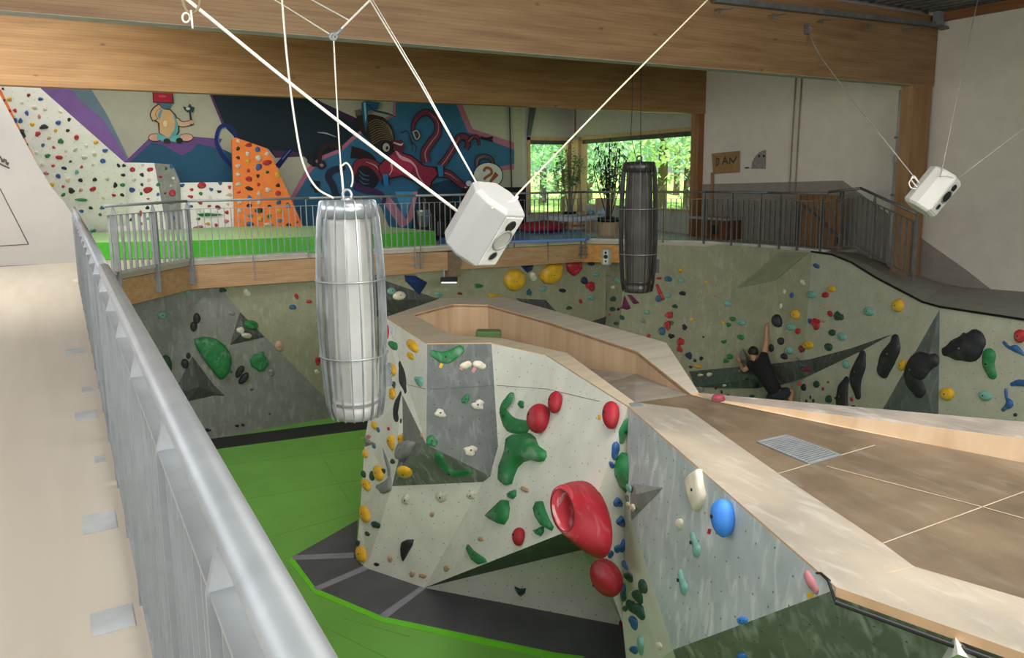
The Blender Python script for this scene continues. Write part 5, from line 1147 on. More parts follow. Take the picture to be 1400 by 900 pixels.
# things on the deck edges
def rim_hold(x, y, w, h, z, col, la):
    c = Pz(x, y, z); d = depth(c); e1 = Vector(rt)*w/2/F*d; e2 = Vector((-rt.y, rt.x, 0))*h/F*d*1.2
    b, tp_ = dome_mesh(c, e1, e2, Vector((0, 0, 1)), .05, 'r', 5); o = tag(b.build('climbing_hold', hm(col), smooth=True, origin=c), la, 'climbing hold')
rim_hold(982, 547, 19, 5, 3.02, 'maroon', 'flat dark red hold lying on the ledge behind the deck')
def ordw(i): return ['first', 'second', 'third', 'fourth', 'fifth', 'sixth', 'seventh', 'eighth', 'ninth', 'tenth', 'eleventh', 'twelfth', 'thirteenth', 'fourteenth', 'fifteenth', 'sixteenth', 'seventeenth', 'eighteenth', 'nineteenth', 'twentieth'][i]
def label_holds():
    used = {}
    for h in ALLH:
        if h['extra']: used[h['extra']] = h
    zones = {}
    for h in ALLH: zones.setdefault(h['zone'], []).append(h)
    shape = {'r': 'rounded', 'j': 'jug-like', 'a': 'angular', 'p': 'knobbly', 't': 'tapering', 's': 'long', 'd': 'flat', 'b': 'ball'}
    def rel(h, o):
        dx, dy = o['x']-h['x'], o['y']-h['y']
        if abs(dx) > 1.6*abs(dy): return 'left of' if dx > 0 else 'right of'
        if abs(dy) > 1.6*abs(dx): return 'above' if dy > 0 else 'below'
        return ('upper ' if dy > 0 else 'lower ')+('left of' if dx > 0 else 'right of')
    for z, L in zones.items():
        for h in L:
            o = h['o']; o['category'] = 'climbing hold'
            big = z in (Zx, Zy, Zf, Zz, Zw); s = h['w']+h['h']; cut_ = (22, 36) if big else (9, 15)
            sz = 'small' if s < cut_[0] else ('medium' if s < cut_[1] else 'large')
            h['d'] = sz+' '+colour_of(h['col'])
        for h in L:
            o = h['o']
            if h['extra']: o['label'] = h['extra']; continue
            nb = sorted((q for q in L if q is not h), key=lambda q: (q['x']-h['x'])**2+(q['y']-h['y'])**2)[:6]
            c = []
            same = [q for q in L if q['d'] == h['d'] and not q['extra']]
            if len(same) == 1: c.append('%s climbing hold %s' % (h['d'], z))
            for i in range(min(3, len(nb))):
                c.append('%s hold %s, %s %s one' % (h['d'], z, rel(h, nb[i]), ('a '+nb[i]['d'])))
            for i in range(min(3, len(nb))):
                for j in range(i+1, min(5, len(nb))):
                    c.append('%s hold %s, %s %s and %s %s one' % (h['d'], z, rel(h, nb[i]), colour_of(nb[i]['col']), rel(h, nb[j]), colour_of(nb[j]['col'])))
            # a relation only counts when no other hold of the same look has it too
            def claims(q):
                n2 = sorted((k for k in L if k is not q), key=lambda k: (k['x']-q['x'])**2+(k['y']-q['y'])**2)[:6]
                return [(rel(q, k), k['d']) for k in n2[:4]]
            pick = None
            for s_ in c:
                if s_ in used or len(s_.split()) > 16: continue
                if s_.startswith(h['d']+' climbing hold'): pick = s_; break
                if s_.endswith(' one') and ' and ' not in s_:
                    i = c.index(s_)-(1 if len(same) == 1 else 0)
                    if i < 0 or i >= len(nb): continue
                    key = (rel(h, nb[i]), nb[i]['d'])
                    if any(key in claims(q) for q in same if q is not h): continue
                pick = s_; break
            if pick is None or ' and ' in pick:
                xs = sorted(same, key=lambda q: q['x']); i = xs.index(h)
                if len(xs) <= 40:
                    pick2 = ('%s %s hold from the left %s' % (ordw(i), h['d'], z)) if i < 20 else ('%s %s hold from the right %s' % (ordw(len(xs)-1-i), h['d'], z))
                    if pick is None: pick = pick2
            while pick in used: pick = pick.replace(' hold', ' resin hold', 1)
            used[pick] = h; o['label'] = pick
    for z, L in zones.items():
        if len(L) > 1:
            for h in L: h['o']['group'] = 'climbing holds '+z
label_holds()
# ================================================================== MURAL
mu_ = MB(); LAY = [0]
def mp(h): return mat('mural '+h, h, .75, var=.05, vs=5)
def my(x, y): return PY(x, y, YB-.004-LAY[0]*.0016)
def poly(pts, col, ox=0, oy=0, s=1):
    LAY[0] += 1; mu_.face([my(ox+x/s, oy+y/s) for x, y in pts], mp(col))
def rib(pts, w, col, ox=0, oy=0, s=1):
    LAY[0] += 1; P_ = crm([my(ox+x/s, oy+y/s) for x, y in pts], 5); k = len(P_); f = 19.5/1050/s
    w = w if isinstance(w, (list, tuple)) else [w, w]; L, Rr = [], []
    for i, p in enumerate(P_):
        a, b = P_[max(i-1, 0)], P_[min(i+1, k-1)]; t = (b-a).normalized(); n = Vector((t.z, 0, -t.x)); u = i/(k-1)*(len(w)-1); j = min(int(u), len(w)-2); ww = (w[j]*(1-(u-j))+w[j+1]*(u-j))/2*f*1.1
        L.append(p+n*ww); Rr.append(p-n*ww)
    for i in range(k-1): mu_.face([L[i], L[i+1], Rr[i+1], Rr[i]], mp(col))
def disk(x, y, rx, ry, col, ox=0, oy=0, s=1, n=20):
    poly([(x+rx*math.cos(6.2832*i/n), y+ry*math.sin(6.2832*i/n)) for i in range(n)], col, ox, oy, s)
poly([(40, 108), (90, 108), (112, 140), (140, 162), (148, 174), (174, 218), (180, 226), (165, 226), (100, 170)], '8a66a8')
poly([(86, 108), (116, 108), (147, 158), (176, 217), (173, 217), (148, 174), (140, 162), (112, 140)], '6f8794')
poly([(168, 226), (206, 190), (222, 196), (249, 212), (262, 205), (270, 194), (300, 202), (335, 218), (335, 258), (168, 258)], '1f5673')
poly([(168, 224), (173, 226), (208, 194), (222, 198), (249, 213), (262, 206), (270, 196), (297, 203), (304, 190), (265, 187), (240, 190), (204, 189)], '6c4a86')
poly([(286, 128), (432, 134), (436, 143), (487, 164), (500, 195), (480, 240), (445, 238), (425, 222), (414, 213), (375, 214), (367, 204), (322, 189), (304, 170)], '06222e')
poly([(286, 128), (289, 128), (307, 170), (304, 172)], '5b3a60')
poly([(372, 205), (414, 209), (416, 214), (376, 216)], '4a2a4c'); poly([(434, 136), (440, 140), (497, 166), (490, 172), (436, 146)], '3a2440')
blue = [(402, 272), (424, 236), (442, 218), (466, 208), (483, 192), (498, 180), (541, 158), (541, 139), (624, 143), (640, 181), (703, 205), (703, 224), (682, 228), (660, 238), (640, 258), (640, 322), (402, 322)]
poly([(396, 272), (418, 232), (438, 214), (463, 204), (480, 188), (496, 176), (537, 156), (537, 139), (632, 143), (646, 176), (703, 195), (703, 232), (678, 233), (650, 262), (640, 324), (396, 324)], 'b56f86')
poly(blue, '2f6c8e')
poly([(403, 322), (403, 285), (440, 262), (500, 268), (520, 322)], '235a78')
poly([(518, 268), (532, 268), (556, 300), (566, 262), (586, 262), (560, 305), (548, 312)], 'c48a9c'); poly([(540, 262), (566, 262), (553, 300)], '4f9cc4')
poly([(502, 322), (506, 275), (520, 282), (535, 318)], 'b9b7a2'); poly([(560, 322), (572, 258), (610, 246), (700, 262), (700, 322)], '143a50')
# painted loop beside the orange panel
o2 = (200, 100, 5)
rib([(590, 640), (520, 560), (482, 470), (500, 380), (548, 358), (598, 392), (618, 455)], [26, 26, 26, 26, 22], '12286a', *o2); rib([(535, 545), (495, 470), (510, 390), (545, 370)], [5, 5], '5a78b0', *o2)
rib([(895, 640), (992, 520)], [34, 26], '101a5c', *o2); rib([(930, 590), (985, 525)], [5, 4], '7a8fc0', *o2)
# seated figure with a bucket over the head
o1 = (0, 100, 5)
for e_, c_ in (('2a1e18', 1.0), ):
    disk(1062, 441, 50, 29, e_, *o1); disk(1272, 441, 51, 29, e_, *o1); rib([(1200, 320), (1245, 350), (1322, 335)], [40, 30], e_, *o1)
    poly([(1060, 225), (1108, 210), (1118, 240), (1165, 245), (1202, 285), (1225, 340), (1228, 400), (1205, 440), (1150, 452), (1085, 418), (1080, 340), (1058, 330), (1032, 312), (1028, 265)], e_, *o1)
disk(1062, 440, 45, 24, 'd9a58c', *o1); disk(1272, 440, 46, 24, 'dba890', *o1)
rib([(1200, 322), (1245, 350), (1318, 335)], [30, 22], 'd7b08c', *o1)
poly([(1066, 235), (1102, 218), (1112, 246), (1160, 252), (1196, 290), (1216, 345), (1218, 398), (1198, 432), (1150, 442), (1092, 410), (1090, 340), (1065, 322), (1040, 306), (1036, 268)], 'd3ab7c', *o1)
poly([(1180, 275), (1196, 290), (1216, 345), (1218, 398), (1198, 432), (1160, 436), (1190, 390), (1200, 340)], '5fa3a3', *o1); poly([(1078, 285), (1100, 248), (1112, 250), (1096, 300), (1090, 325)], '5a9aa0', *o1); disk(1130, 345, 14, 22, 'e9d49f', *o1)
poly([(1078, 408), (1110, 425), (1160, 445), (1222, 418), (1240, 450), (1208, 474), (1150, 462), (1120, 470), (1070, 448)], '62b3b6', *o1)
disk(1140, 464, 24, 18, '3a2426', *o1); disk(1226, 462, 24, 20, '17171a', *o1)
poly([(1066, 200), (1175, 205), (1165, 240), (1120, 245), (1080, 225)], '4a6d80', *o1)
rib([(1062, 322), (1044, 285), (1062, 245), (1098, 222)], [34, 28, 26], '2a1e18', *o1); rib([(1062, 318), (1046, 285), (1064, 248), (1096, 226)], [26, 20, 18], 'd3ab7c', *o1); poly([(1042, 128), (1180, 128), (1188, 208), (1046, 202)], '4d0c16', *o1); poly([(1048, 132), (1174, 132), (1180, 200), (1052, 195)], 'b01b35', *o1); poly([(1085, 150), (1135, 152), (1132, 166), (1088, 166)], 'd84a60', *o1)
rib([(1310, 358), (1298, 262)], [12, 8], '191a1c', *o1); poly([(1250, 228), (1280, 235), (1298, 208), (1310, 228), (1332, 235), (1322, 265), (1282, 268), (1260, 250)], '24424a', *o1); disk(1285, 243, 14, 10, 'd7d2c2', *o1); disk(1308, 335, 16, 14, 'd3a184', *o1)
# the octopus in a diving bell hat
o3 = (420, 100, 5)
K_ = '1a0d14'
def tent(pts, w, c='6b2c3e', hi='b98a8e'):
    rib(pts, [q+12 for q in w], K_, *o3); rib(pts, w, c, *o3)
    if hi: rib([(x+2, y-2) for x, y in pts[:max(2, len(pts)*2//3)]], [q*.14 for q in w], hi, *o3)
rib([(235, 520), (160, 492), (100, 520), (85, 590), (105, 640), (130, 625)], [30, 34, 26, 16], '2a181d', *o3); disk(98, 628, 32, 32, '2a181d', *o3); disk(98, 630, 14, 12, '9b7f80', *o3)
rib([(260, 645), (175, 665), (145, 710), (175, 770), (205, 860)], [34, 48, 42, 46], '17233a', *o3)
rib([(300, 540), (380, 555), (440, 590), (470, 650)], [80, 60, 50, 40], '1d1116', *o3)
rib([(70, 405), (130, 412), (200, 438)], [3, 9, 3], 'a9b4b4', *o3)
poly([(0, 560), (50, 545), (40, 590), (95, 640), (40, 640), (0, 610)], '10181c', *o3); poly([(20, 770), (45, 735), (90, 740), (85, 780), (95, 815), (55, 820), (40, 790)], '12222c', *o3)
tent([(815, 610), (805, 545), (850, 470), (892, 410), (888, 330), (830, 270), (770, 285), (730, 340), (722, 400)], [62, 54, 48, 44, 34, 26, 16])
tent([(722, 400), (745, 452), (768, 430), (752, 395), (725, 400)], [14, 10], 'a39a92', None)
tent([(910, 640), (950, 590), (1000, 510), (1040, 440), (1085, 440), (1100, 490), (1085, 520)], [46, 44, 42, 40, 34, 26])
tent([(1100, 470), (1130, 438), (1165, 440), (1175, 495)], [22, 20, 12]); tent([(1185, 440), (1225, 450), (1270, 440)], [9, 7], '2c1a20', None); tent([(1225, 450), (1268, 466)], [7, 5], '2c1a20', None)
tent([(1160, 640), (1165, 590), (1210, 570), (1260, 590), (1275, 650)], [26, 30, 24, 20], '564a50')
tent([(870, 680), (960, 690), (1030, 740), (1110, 810), (1160, 850)], [60, 52, 44, 30, 12])
disk(408, 715, 84, 88, '0f0f18', *o3)
for k in range(4): rib([(355, 665+k*32), (385, 695+k*30), (425, 705+k*26)], [4, 9, 4], '3d5f88', *o3)
tent([(520, 720), (470, 640), (400, 608), (340, 625), (318, 700)], [52, 60, 48, 40, 20], '7d2338', 'c89aa0')
rib([(320, 770), (400, 800), (480, 815), (525, 850), (520, 900)], [50, 40, 30, 26], '3b2350', *o3)
poly([(480, 640), (540, 575), (620, 500), (660, 545), (715, 560), (800, 630), (880, 640), (905, 690), (860, 745), (845, 790), (800, 800), (740, 750), (650, 708), (585, 722), (540, 735), (500, 700)], K_, *o3)
poly([(488, 642), (545, 582), (622, 512), (655, 552), (712, 568), (795, 638), (872, 648), (892, 688), (850, 738), (835, 780), (806, 788), (745, 742), (652, 698), (582, 712), (545, 720), (505, 690)], '8e2440', *o3)
poly([(580, 560), (650, 575), (700, 590), (730, 640), (700, 690), (640, 690), (560, 660)], 'b0304a', *o3)
rib([(595, 515), (640, 575), (700, 600), (740, 640), (760, 700), (800, 760)], [8, 26, 14, 8, 4], 'dfa9ae', *o3); rib([(575, 620), (580, 660), (560, 700)], [14, 8, 4], 'dfa9ae', *o3)
poly([(330, 255), (362, 245), (395, 290), (440, 280), (520, 300), (580, 365), (602, 440), (600, 470), (560, 480), (510, 470), (480, 560), (430, 470), (380, 420), (345, 370)], '241a12', *o3)
for k in range(10): rib([(415+k*3, 345+k*16), (470+k*5, 318+k*15), (540+k*4, 345+k*13), (580+k*1.5, 400+k*7)], [2.5, 3.5, 2.5], '8b7752', *o3)
poly([(326, 255), (365, 245), (372, 285), (330, 295)], '6b6250', *o3)
poly([(372, 200), (405, 190), (500, 200), (478, 245), (415, 262), (412, 340), (402, 405), (390, 360), (370, 250)], '1b5a7a', *o3); poly([(384, 205), (400, 200), (405, 300), (398, 340)], '8ec4d8', *o3)
rib([(410, 215), (460, 255), (520, 270), (560, 280), (605, 300)], [10, 12, 14, 4], '16485f', *o3)
poly([(575, 460), (650, 455), (668, 500), (650, 545), (600, 530)], '5c1f30', *o3); rib([(590, 475), (640, 490), (655, 478)], [8, 12, 5], 'cfc3c0', *o3)
disk(545, 510, 46, 52, '150d10', *o3); disk(540, 508, 24, 30, 'a9a79a', *o3); disk(546, 512, 9, 12, '0d0d0d', *o3)
for x, y in ((535, 730), (910, 668)):
    poly([(x-22, y-36), (x+20, y-40), (x+26, y+36), (x-16, y+42)], '2a76ad', *o3); rib([(x-22, y-30), (x-14, y+40)], [6, 6], K_, *o3); rib([(x+20, y-36), (x+26, y+36)], [6, 6], K_, *o3)
for pts in (((640, 410), (680, 395), (700, 420)), ((700, 420), (715, 470), (745, 500), (740, 545)), ((700, 440), (720, 500), (715, 530))): rib(pts, [10, 6], '3a2a34', *o3)
# speech bubble and its marks
disk(1237, 700, 104, 92, '22262a', *o3); disk(1237, 700, 98, 86, 'd3dacb', *o3)
rib([(1205, 672), (1222, 648), (1252, 655), (1262, 682), (1240, 702), (1220, 714), (1208, 730)], [20, 20], '9b5a1e', *o3); disk(1196, 757, 12, 12, '9b5a1e', *o3)
rib([(1297, 686), (1250, 745)], [38, 18], '9b5a1e', *o3); disk(1230, 770, 11, 11, '9b5a1e', *o3)
disk(1105, 755, 20, 20, 'd6d8cc', *o3); disk(1082, 783, 6, 6, 'd6d8cc', *o3)
tag(mu_.build('mural', fix=False), 'big wall painting with a red octopus, a seated bucket-headed figure and a speech bubble', 'mural')
# ================================================================== THINGS IN THE MURAL ROOM
zt_ = 3.83
tp_ = [Pz(90, 335, zt_), Pz(262, 329, zt_), Pz(426, 324, zt_), Pz(595, 316, zt_), Pz(512, 308.5, zt_), Pz(330, 309, zt_), Pz(90, 309, zt_)]
tp_[4].y = min(tp_[4].y, 18.9); tp_[5].y = 18.95; tp_[6] = Vector((.6, 18.95, zt_)); tp_[0] = Vector((.55, 15.98, zt_))
b = MB().prism([p-Vector((0, 0, .0)) for p in tp_], (0, 0, -(zt_-FL-.01)), mat('pale green mat top', 'a6cf8c', .5, var=.05), mat('green crash pad side', '3fa31c', .45, var=.05))
tag(b.build('crash_mat'), 'thick green crash mat in front of the white and orange climbing panels', 'mat')
bm_ = [Pz(*p, 3.56) for p in ((600, 334), (600, 320), (650, 314), (700, 312), (790, 314), (815, 323), (800, 326), (700, 329))]
tag(MB().prism(bm_, (0, 0, -.055), M_bmat).build('floor_mat'), 'blue floor mat behind the railing under the red bean bag', 'mat')
def pbox(x0, y0, x1, y1, Y, dep, m, name, par=None, z0=None, bevel=.01):
    a, c = PY(x0, y1, Y), PY(x1, y0, Y)
    zz = a.z if z0 is None else z0
    return MB().bx(a.x, c.x, Y, Y+dep, zz, c.z, m).build(name, parent=par, bevel=bevel)
g = PY(640, 316, 16.2)
t = thing('rack', 'tall black open rack between mural and left window', 'rack', (PY(680, 316, 16.6).x, 16.8, FL+.06))
pbox(641, 256, 700, 314, 16.8, .4, M_black, 'cabinet_body', t, z0=FL+.06)
x0, x1 = PY(701, 300, 16.8).x, PY(719.5, 300, 16.8).x; ztp = PY(719, 256, 16.8).z
fr_ = MB().bx(x0, x0+.06, 16.8, 17.2, FL+.06, ztp, M_black).bx(x1-.16, x1, 16.8, 17.2, FL+.06, ztp, M_black).bx(x0+.06, x1-.16, 16.8, 17.2, ztp-.2, ztp, M_black).bx(x0+.06, x1-.16, 16.8, 17.2, FL+.06, FL+.2, M_black).bx(x0+.06, x1-.16, 16.8, 17.2, 4.05, 4.1, M_black)
fr_.build('side_frame', parent=t)
# dark armchair and silver bucket
q = PY(617, 320, 15.9)
t = thing('armchair', 'black armchair behind the railing, left of the big speaker', 'armchair', (q.x, 16.3, FL+.06))
x0, x1 = PY(597, 300, 15.9).x, PY(640, 300, 15.9).x
zb = FL+.06
MB().bx(x0, x1, 15.9, 16.6, zb+.02, zb+.42, M_black).build('seat', parent=t, bevel=.05); MB().bx(x0, x1, 16.6, 16.85, zb, zb+.95, M_black).build('backrest', parent=t, bevel=.06)
MB().bx(x0-.16, x0, 15.9, 16.75, zb, zb+.6, M_black).build('armrest', parent=t, bevel=.04); MB().bx(x1, x1+.16, 15.9, 16.75, zb, zb+.6, M_black).build('armrest', parent=t, bevel=.04)
q = Pz(580, 317, zt_); q.y = min(q.y, 16.9)
t = thing('bucket', 'shiny silver metal bucket standing on the right end of the green crash mat', 'bucket', (PY(580, 316, 16.0).x, 16.0, zt_))
cx_ = PY(580, 316, 16.0).x; MB().lathe((cx_, 16.0, zt_), [(.10, 0), (.12, .02), (.16, .36), (.165, .38), (.15, .38), (.11, .05)], 20, mat('shiny tin', 'c3cace', .2, .9)).build('body', parent=t, smooth=True)
MB().tube(crm([(cx_-.16, 16.0, zt_+.35), (cx_-.12, 15.86, zt_+.28), (cx_, 15.83, zt_+.25), (cx_+.12, 15.86, zt_+.28), (cx_+.16, 16.0, zt_+.35)]), .007, 6, M_steel).build('handle', parent=t)
# red bean bag
def lump(name, c, rx, ry, rz, m, par=None, seed=1, amp=.12, n=22):
    rg = random.Random(seed); ph = [rg.uniform(0, 6.28) for _ in range(6)]; vs = []; c = Vector(c)
    for j in range(n//2+1):
        th = math.pi*j/(n//2)
        for i in range(n):
            t = 2*math.pi*i/n; w = 1+amp*(math.sin(3*t+ph[0])*math.sin(2*th+ph[1])+.6*math.sin(7*t+ph[2])*math.sin(5*th+ph[3]))
            z = math.cos(th); vs.append(c+Vector((rx*w*math.sin(th)*math.cos(t), ry*w*math.sin(th)*math.sin(t), rz*(max(z, -.75)*w+.75))))
    return MB().add(vs, [(j*n+i, j*n+(i+1) % n, (j+1)*n+(i+1) % n, (j+1)*n+i) for j in range(n//2) for i in range(n)]).build(name, m, par, smooth=True)
q = PY(755, 317, 15.7); q.z = 3.565
o = lump('bean_bag', (q.x, 16.1, 3.565), .62, .5, .15, mat('red quilted cloth', '9c2335', .8, var=.35, vs=14, bump=.8, bs=12)); tag(o, 'lumpy dark red bean bag lying on the blue mat', 'bean bag')
q = PY(726, 303, 16.0); o = lump('cushion', (q.x, 16.75, 3.60), .16, .16, .32, mat('grey cloth', '5c5f66', .8, var=.1), seed=4); tag(o, 'dark grey upright cushion behind the left end of the red bean bag', 'cushion')
# daybed
q0, q1 = PY(776, 297, 16.2), PY(836, 297, 16.2); zd = q0.z
t = thing('daybed', 'low timber daybed with a white mattress below the windows', 'daybed', ((q0.x+q1.x)/2, 16.6, FL))
for k in range(3): MB().bx(q0.x+.05, q0.x+.6, 16.2, 16.24, FL+.06+k*.12, FL+.13+k*.12, M_frame).build('slat', parent=t)
MB().bx(q0.x+.08, q0.x+.14, 16.24, 16.3, FL, zd-.13, M_frame).build('leg', parent=t); MB().bx(q0.x+.08, q0.x+.14, 17.2, 17.26, FL, zd-.13, M_frame).build('leg', parent=t)
MB().bx(q0.x+.6, q1.x, 16.2, 17.3, FL, zd-.13, wood('sandy plywood', 'cdb38c', 'b99c73', 2, .8)).build('box_side', parent=t, bevel=.01)
MB().bx(q0.x, q1.x, 16.15, 17.35, zd-.13, zd, mat('white mattress cloth', 'd3d6db', .85, var=.05)).build('mattress', parent=t, bevel=.04)
def cush(x, y, w, h, Y, col, la, z=None):
    c = PY(x, y, Y); r = w/2*19/1050; o = lump('cushion', (c.x, Y, zd+.003), r, .16, h/2*17/1050*1.2, mat('cushion cloth '+col, col, .85, var=.08), seed=int(x)); tag(o, la, 'cushion', 'cushions on the daybed')
cush(797, 291, 20, 7, 16.6, 'b79a74', 'flat tan cushion at the left end of the daybed'); cush(807, 290, 12, 6, 16.95, '7fa0b5', 'small blue cushion between the tan and the pale one on the daybed')
cush(824, 288, 18, 10, 16.5, 'aebfd0', 'pale blue cushion on the daybed beside the tall plant')
c = PY(829, 282, 17.1); tag(MB().bx(c.x-.28, c.x+.28, 17.12, 17.24, zd+.002, zd+.42, mat('cushion cloth b79a74', 'b79a74', .85)).build('back_cushion', bevel=.04), 'upright tan back cushion at the right of the daybed', 'cushion')
# tub planter with the tall dark plant
pc_ = PY(835, 326, 14.75); P0 = Vector((pc_.x, 14.85, FL))
t = thing('planter', 'round tub of light wooden staves with a black rim, behind the railing', 'planter', P0)
b = MB().lathe(P0, [(.24, 0), (.25, .32), (.22, .32), (.21, .05)], 16, wood('tub staves', 'c9b083', 'b0946a', 2, 1.2)); b.build('tub', parent=t)
MB().lathe(P0+Vector((0, 0, .32)), [(.25, 0), (.27, .02), (.26, .12), (.20, .13), (.19, .02)], 16, M_black).build('black_pot', parent=t, smooth=True)
def plant(label, base, stems, leafm, stemm, mode, seed):
    rg = random.Random(seed); t = thing('potted_plant', label, 'plant', base); B = Vector(base); st_ = MB(); lf_ = MB()
    for (tx, ty, tz, r) in stems:
        T = B+Vector((tx, ty, tz)); mid = B.lerp(T, .5)+Vector((tx*.1, 0, 0)); st_.tube([B+Vector((tx*.12, 0, 0)), mid, T], [r, r*.8, r*.5], 6)
        for k in range(mode[0]):
            f = rg.uniform(mode[2], 1.05); p = B.lerp(T, f)+Vector((rg.gauss(0, .02),)*3)
            an = rg.uniform(0, 6.28); L_ = rg.uniform(.6, 1.1)*mode[1]; d = Vector((math.cos(an), math.sin(an), rg.uniform(.15, .9))).normalized()
            s = Vector((-math.sin(an), math.cos(an), 0)).normalized(); w = mode[3]
            if mode[4] == 'droop':
                p1 = p+d*L_*.55; p2 = p1+Vector((d.x*.4, d.y*.4, -.55)).normalized()*L_*.6
                lf_.face([p, p1+s*w, p2, p1-s*w]); 
            else:
                p0 = p+d*L_*rg.uniform(.2, 1); st_.tube([p, p0], r*.22, 3, cap=False)
                for q_ in range(5):
                    c_ = p0+Vector((rg.gauss(0, .05), rg.gauss(0, .05), rg.gauss(0, .06))); a2 = rg.uniform(0, 6.28); d2 = Vector((math.cos(a2), math.sin(a2), rg.uniform(-.8, .1))).normalized()*w*2; s2 = Vector((-math.sin(a2), math.cos(a2), .2)).normalized()*w*.6
                    lf_.face([c_, c_+d2*.5+s2, c_+d2, c_+d2*.5-s2])
    st_.build('stems', stemm, t); o = lf_.build('leaves', leafm, t, fix=False); return t
m_dl = mat('dark palm leaf', '2d3a2c', .6, var=.3, vs=3); m_ll = mat('light ficus leaf', '7ba05c', .6, var=.25, vs=3); m_st = mat('plant stem brown', '4d4233', .8, var=.2)
plant('tall dark-leaved plant with drooping narrow leaves in the wooden tub', P0+Vector((0, 0, .45)), [(-.12, 0, 1.45, .022), (.05, .05, 1.75, .024), (.2, -.05, 1.5, .02), (-.38, .1, 1.15, .016), (.42, .1, 1.6, .016), (.0, .1, 1.2, .02), (-.25, .1, 1.6, .015), (.55, 0, 1.35, .014)], m_dl, m_st, (62, .30, .42, .013, 'droop'), 5)
pb = PY(775, 300, 17.9); P1 = Vector((pb.x+.1, 17.9, FL))
t = thing('flower_pot', 'dark pot of the light green ficus by the window corner', 'pot', P1); MB().lathe(P1, [(.17, 0), (.22, .4), (.24, .42), (.20, .42), (.18, .1)], 16, M_black).build('pot_body', parent=t, smooth=True)
plant('light green small-leaved ficus in front of the window corner post', P1+Vector((0, 0, .4)), [(-.3, 0, 1.45, .018), (-.05, .05, 1.65, .02), (.15, -.05, 1.55, .018), (.35, .05, 1.35, .016), (-.5, .1, 1.2, .012), (.05, .1, 1.2, .016), (.5, .1, 1.5, .012), (-.4, -.1, 1.6, .012)], m_ll, mat('pale ficus stem', '8d7f68', .8, var=.2), (26, .26, .5, .045, 'leafy'), 9)
# box and wooden gate beside the right wall
w0, w1 = PX(962, 324, XW), PX(1014, 328, XW)
y0, y1 = w1.y, w0.y
t = thing('wooden_box', 'low brown wooden box with a white top beside the brown column', 'box', (XW-.25, (y0+y1)/2, FL))
MB().bx(XW-.45, XW-.03, y0, y1, FL, FL+.42, wood('dark box wood', '7c5028', '5f3a1a', 2, 1)).build('box_body', parent=t); MB().bx(XW-.47, XW-.02, y0-.02, y1+.02, FL+.42, FL+.47, mat('white box top', 'a9a69c', .6)).build('box_top', parent=t)
MB().bx(XW-.48, XW-.45, y0+.3, y0+.5, FL+.1, FL+.3, M_blk).build('dark_patch', parent=t)
g0_, g1_ = PX(1087, 300, XW-.3), PX(1153, 300, XW-.3)
t = thing('wooden_gate', 'closed gate of vertical brown boards leaning at the right wall behind the railing', 'gate', (XW-.3, (g0_.y+g1_.y)/2, FL))
n_ = 8; zt4 = PX(1120, 267, XW-.3).z
for k in range(n_):
    ya = g1_.y+(g0_.y-g1_.y)*k/n_; yb = g1_.y+(g0_.y-g1_.y)*(k+1)/n_-.012
    MB().bx(XW-.32, XW-.29, ya, yb, FL+.02, zt4, wood('gate boards', '9c7144', '7d5631', 2, 1)).build('board', parent=t)
MB().tube([PX(1098, 281, XW-.36), PX(1120, 300, XW-.36), PX(1146, 324, XW-.36)], .02, 6, M_steeld).build('brace', parent=t); MB().bx(XW-.36, XW-.32, g1_.y, g1_.y+.06, FL+.9, FL+1.1, M_blk).build('latch', parent=t); MB().bx(XW-.36, XW-.32, g1_.y, g1_.y+.08, FL+.1, FL+.25, M_blk).build('hinge', parent=t)
# cardboard sign on a stick
sg = [PX(*p, XW-.04) for p in ((973.5, 210), (1011, 206.5), (1010.5, 235.5), (975.5, 238))]
t = thing('cardboard_sign', 'brown cardboard sign with the hand-painted letters DAN on a thin stick', 'sign', (XW-.04, sg[0].y, FL))
MB().prism(sg, (-.012, 0, 0), mat('brown cardboard', '9a7a50', .85, var=.08)).build('board', parent=t)
MB().prism([PX(*p, XW-.03) for p in ((972.5, 236), (976, 236), (975.5, 300), (972.5, 300))], (-.02, 0, 0), M_post).build('stick', parent=t)
lt = MB()
for st in (((980, 216), (979.5, 227)), ((979, 216), (983, 217.5), (982.5, 224), (979, 227)), ((987.5, 225), (991.5, 215), (995, 224.5)), ((989, 221), (994, 220.5)), ((997.5, 224.5), (998, 215.5)), ((998, 215.5), (1002.5, 222.5)), ((1002.5, 222.5), (1007, 214))):
    lt.tube([PX(x, y, XW-.056) for x, y in st], .013, 4, M_blk)
lt.build('lettering', parent=t)
# cut drawing on the wall
dr_ = [PX(880+x/5, 190+y/5, XW-.006) for x, y in ((735, 204), (742, 160), (760, 122), (790, 92), (820, 78), (838, 75), (835, 205))]
o = tag(MB().prism(dr_, (-.004, 0, 0), mat('pencil grey paper', '8e8a84', .9, var=.25, vs=30)).build('wall_drawing'), 'grey cut-out pencil drawing on the white wall right of the cardboard sign', 'drawing')
MB().prism([PX(880+x/5, 190+y/5, XW-.006) for x, y in ((685, 195), (712, 190), (728, 200), (700, 205))], (-.004, 0, 0), mat('pencil dark', '55504a', .9)).build('paper_corner', parent=o)
for x in (790, 822): MB().prism(circ(PX(880+x/5, 190+118/5, XW-.012), Vector((0, .03, 0)), Vector((0, 0, .03)), 10), (-.002, 0, 0), M_blk).build('eye', parent=o)
# cushion in the pit
q = Pd(668, 457, 10.9); q.z = (q.z+.03+2.24)/2
tag(MB().box(q, rt*.18, Vector((-rt.y, rt.x, 0))*.10, (0, 0, q.z-2.21), mat('dusty green cushion cloth', '56703f', .8, var=.1)).build('pit_cushion', bevel=.03), 'dusty green cushion standing in the plywood pit on top of the block', 'cushion')
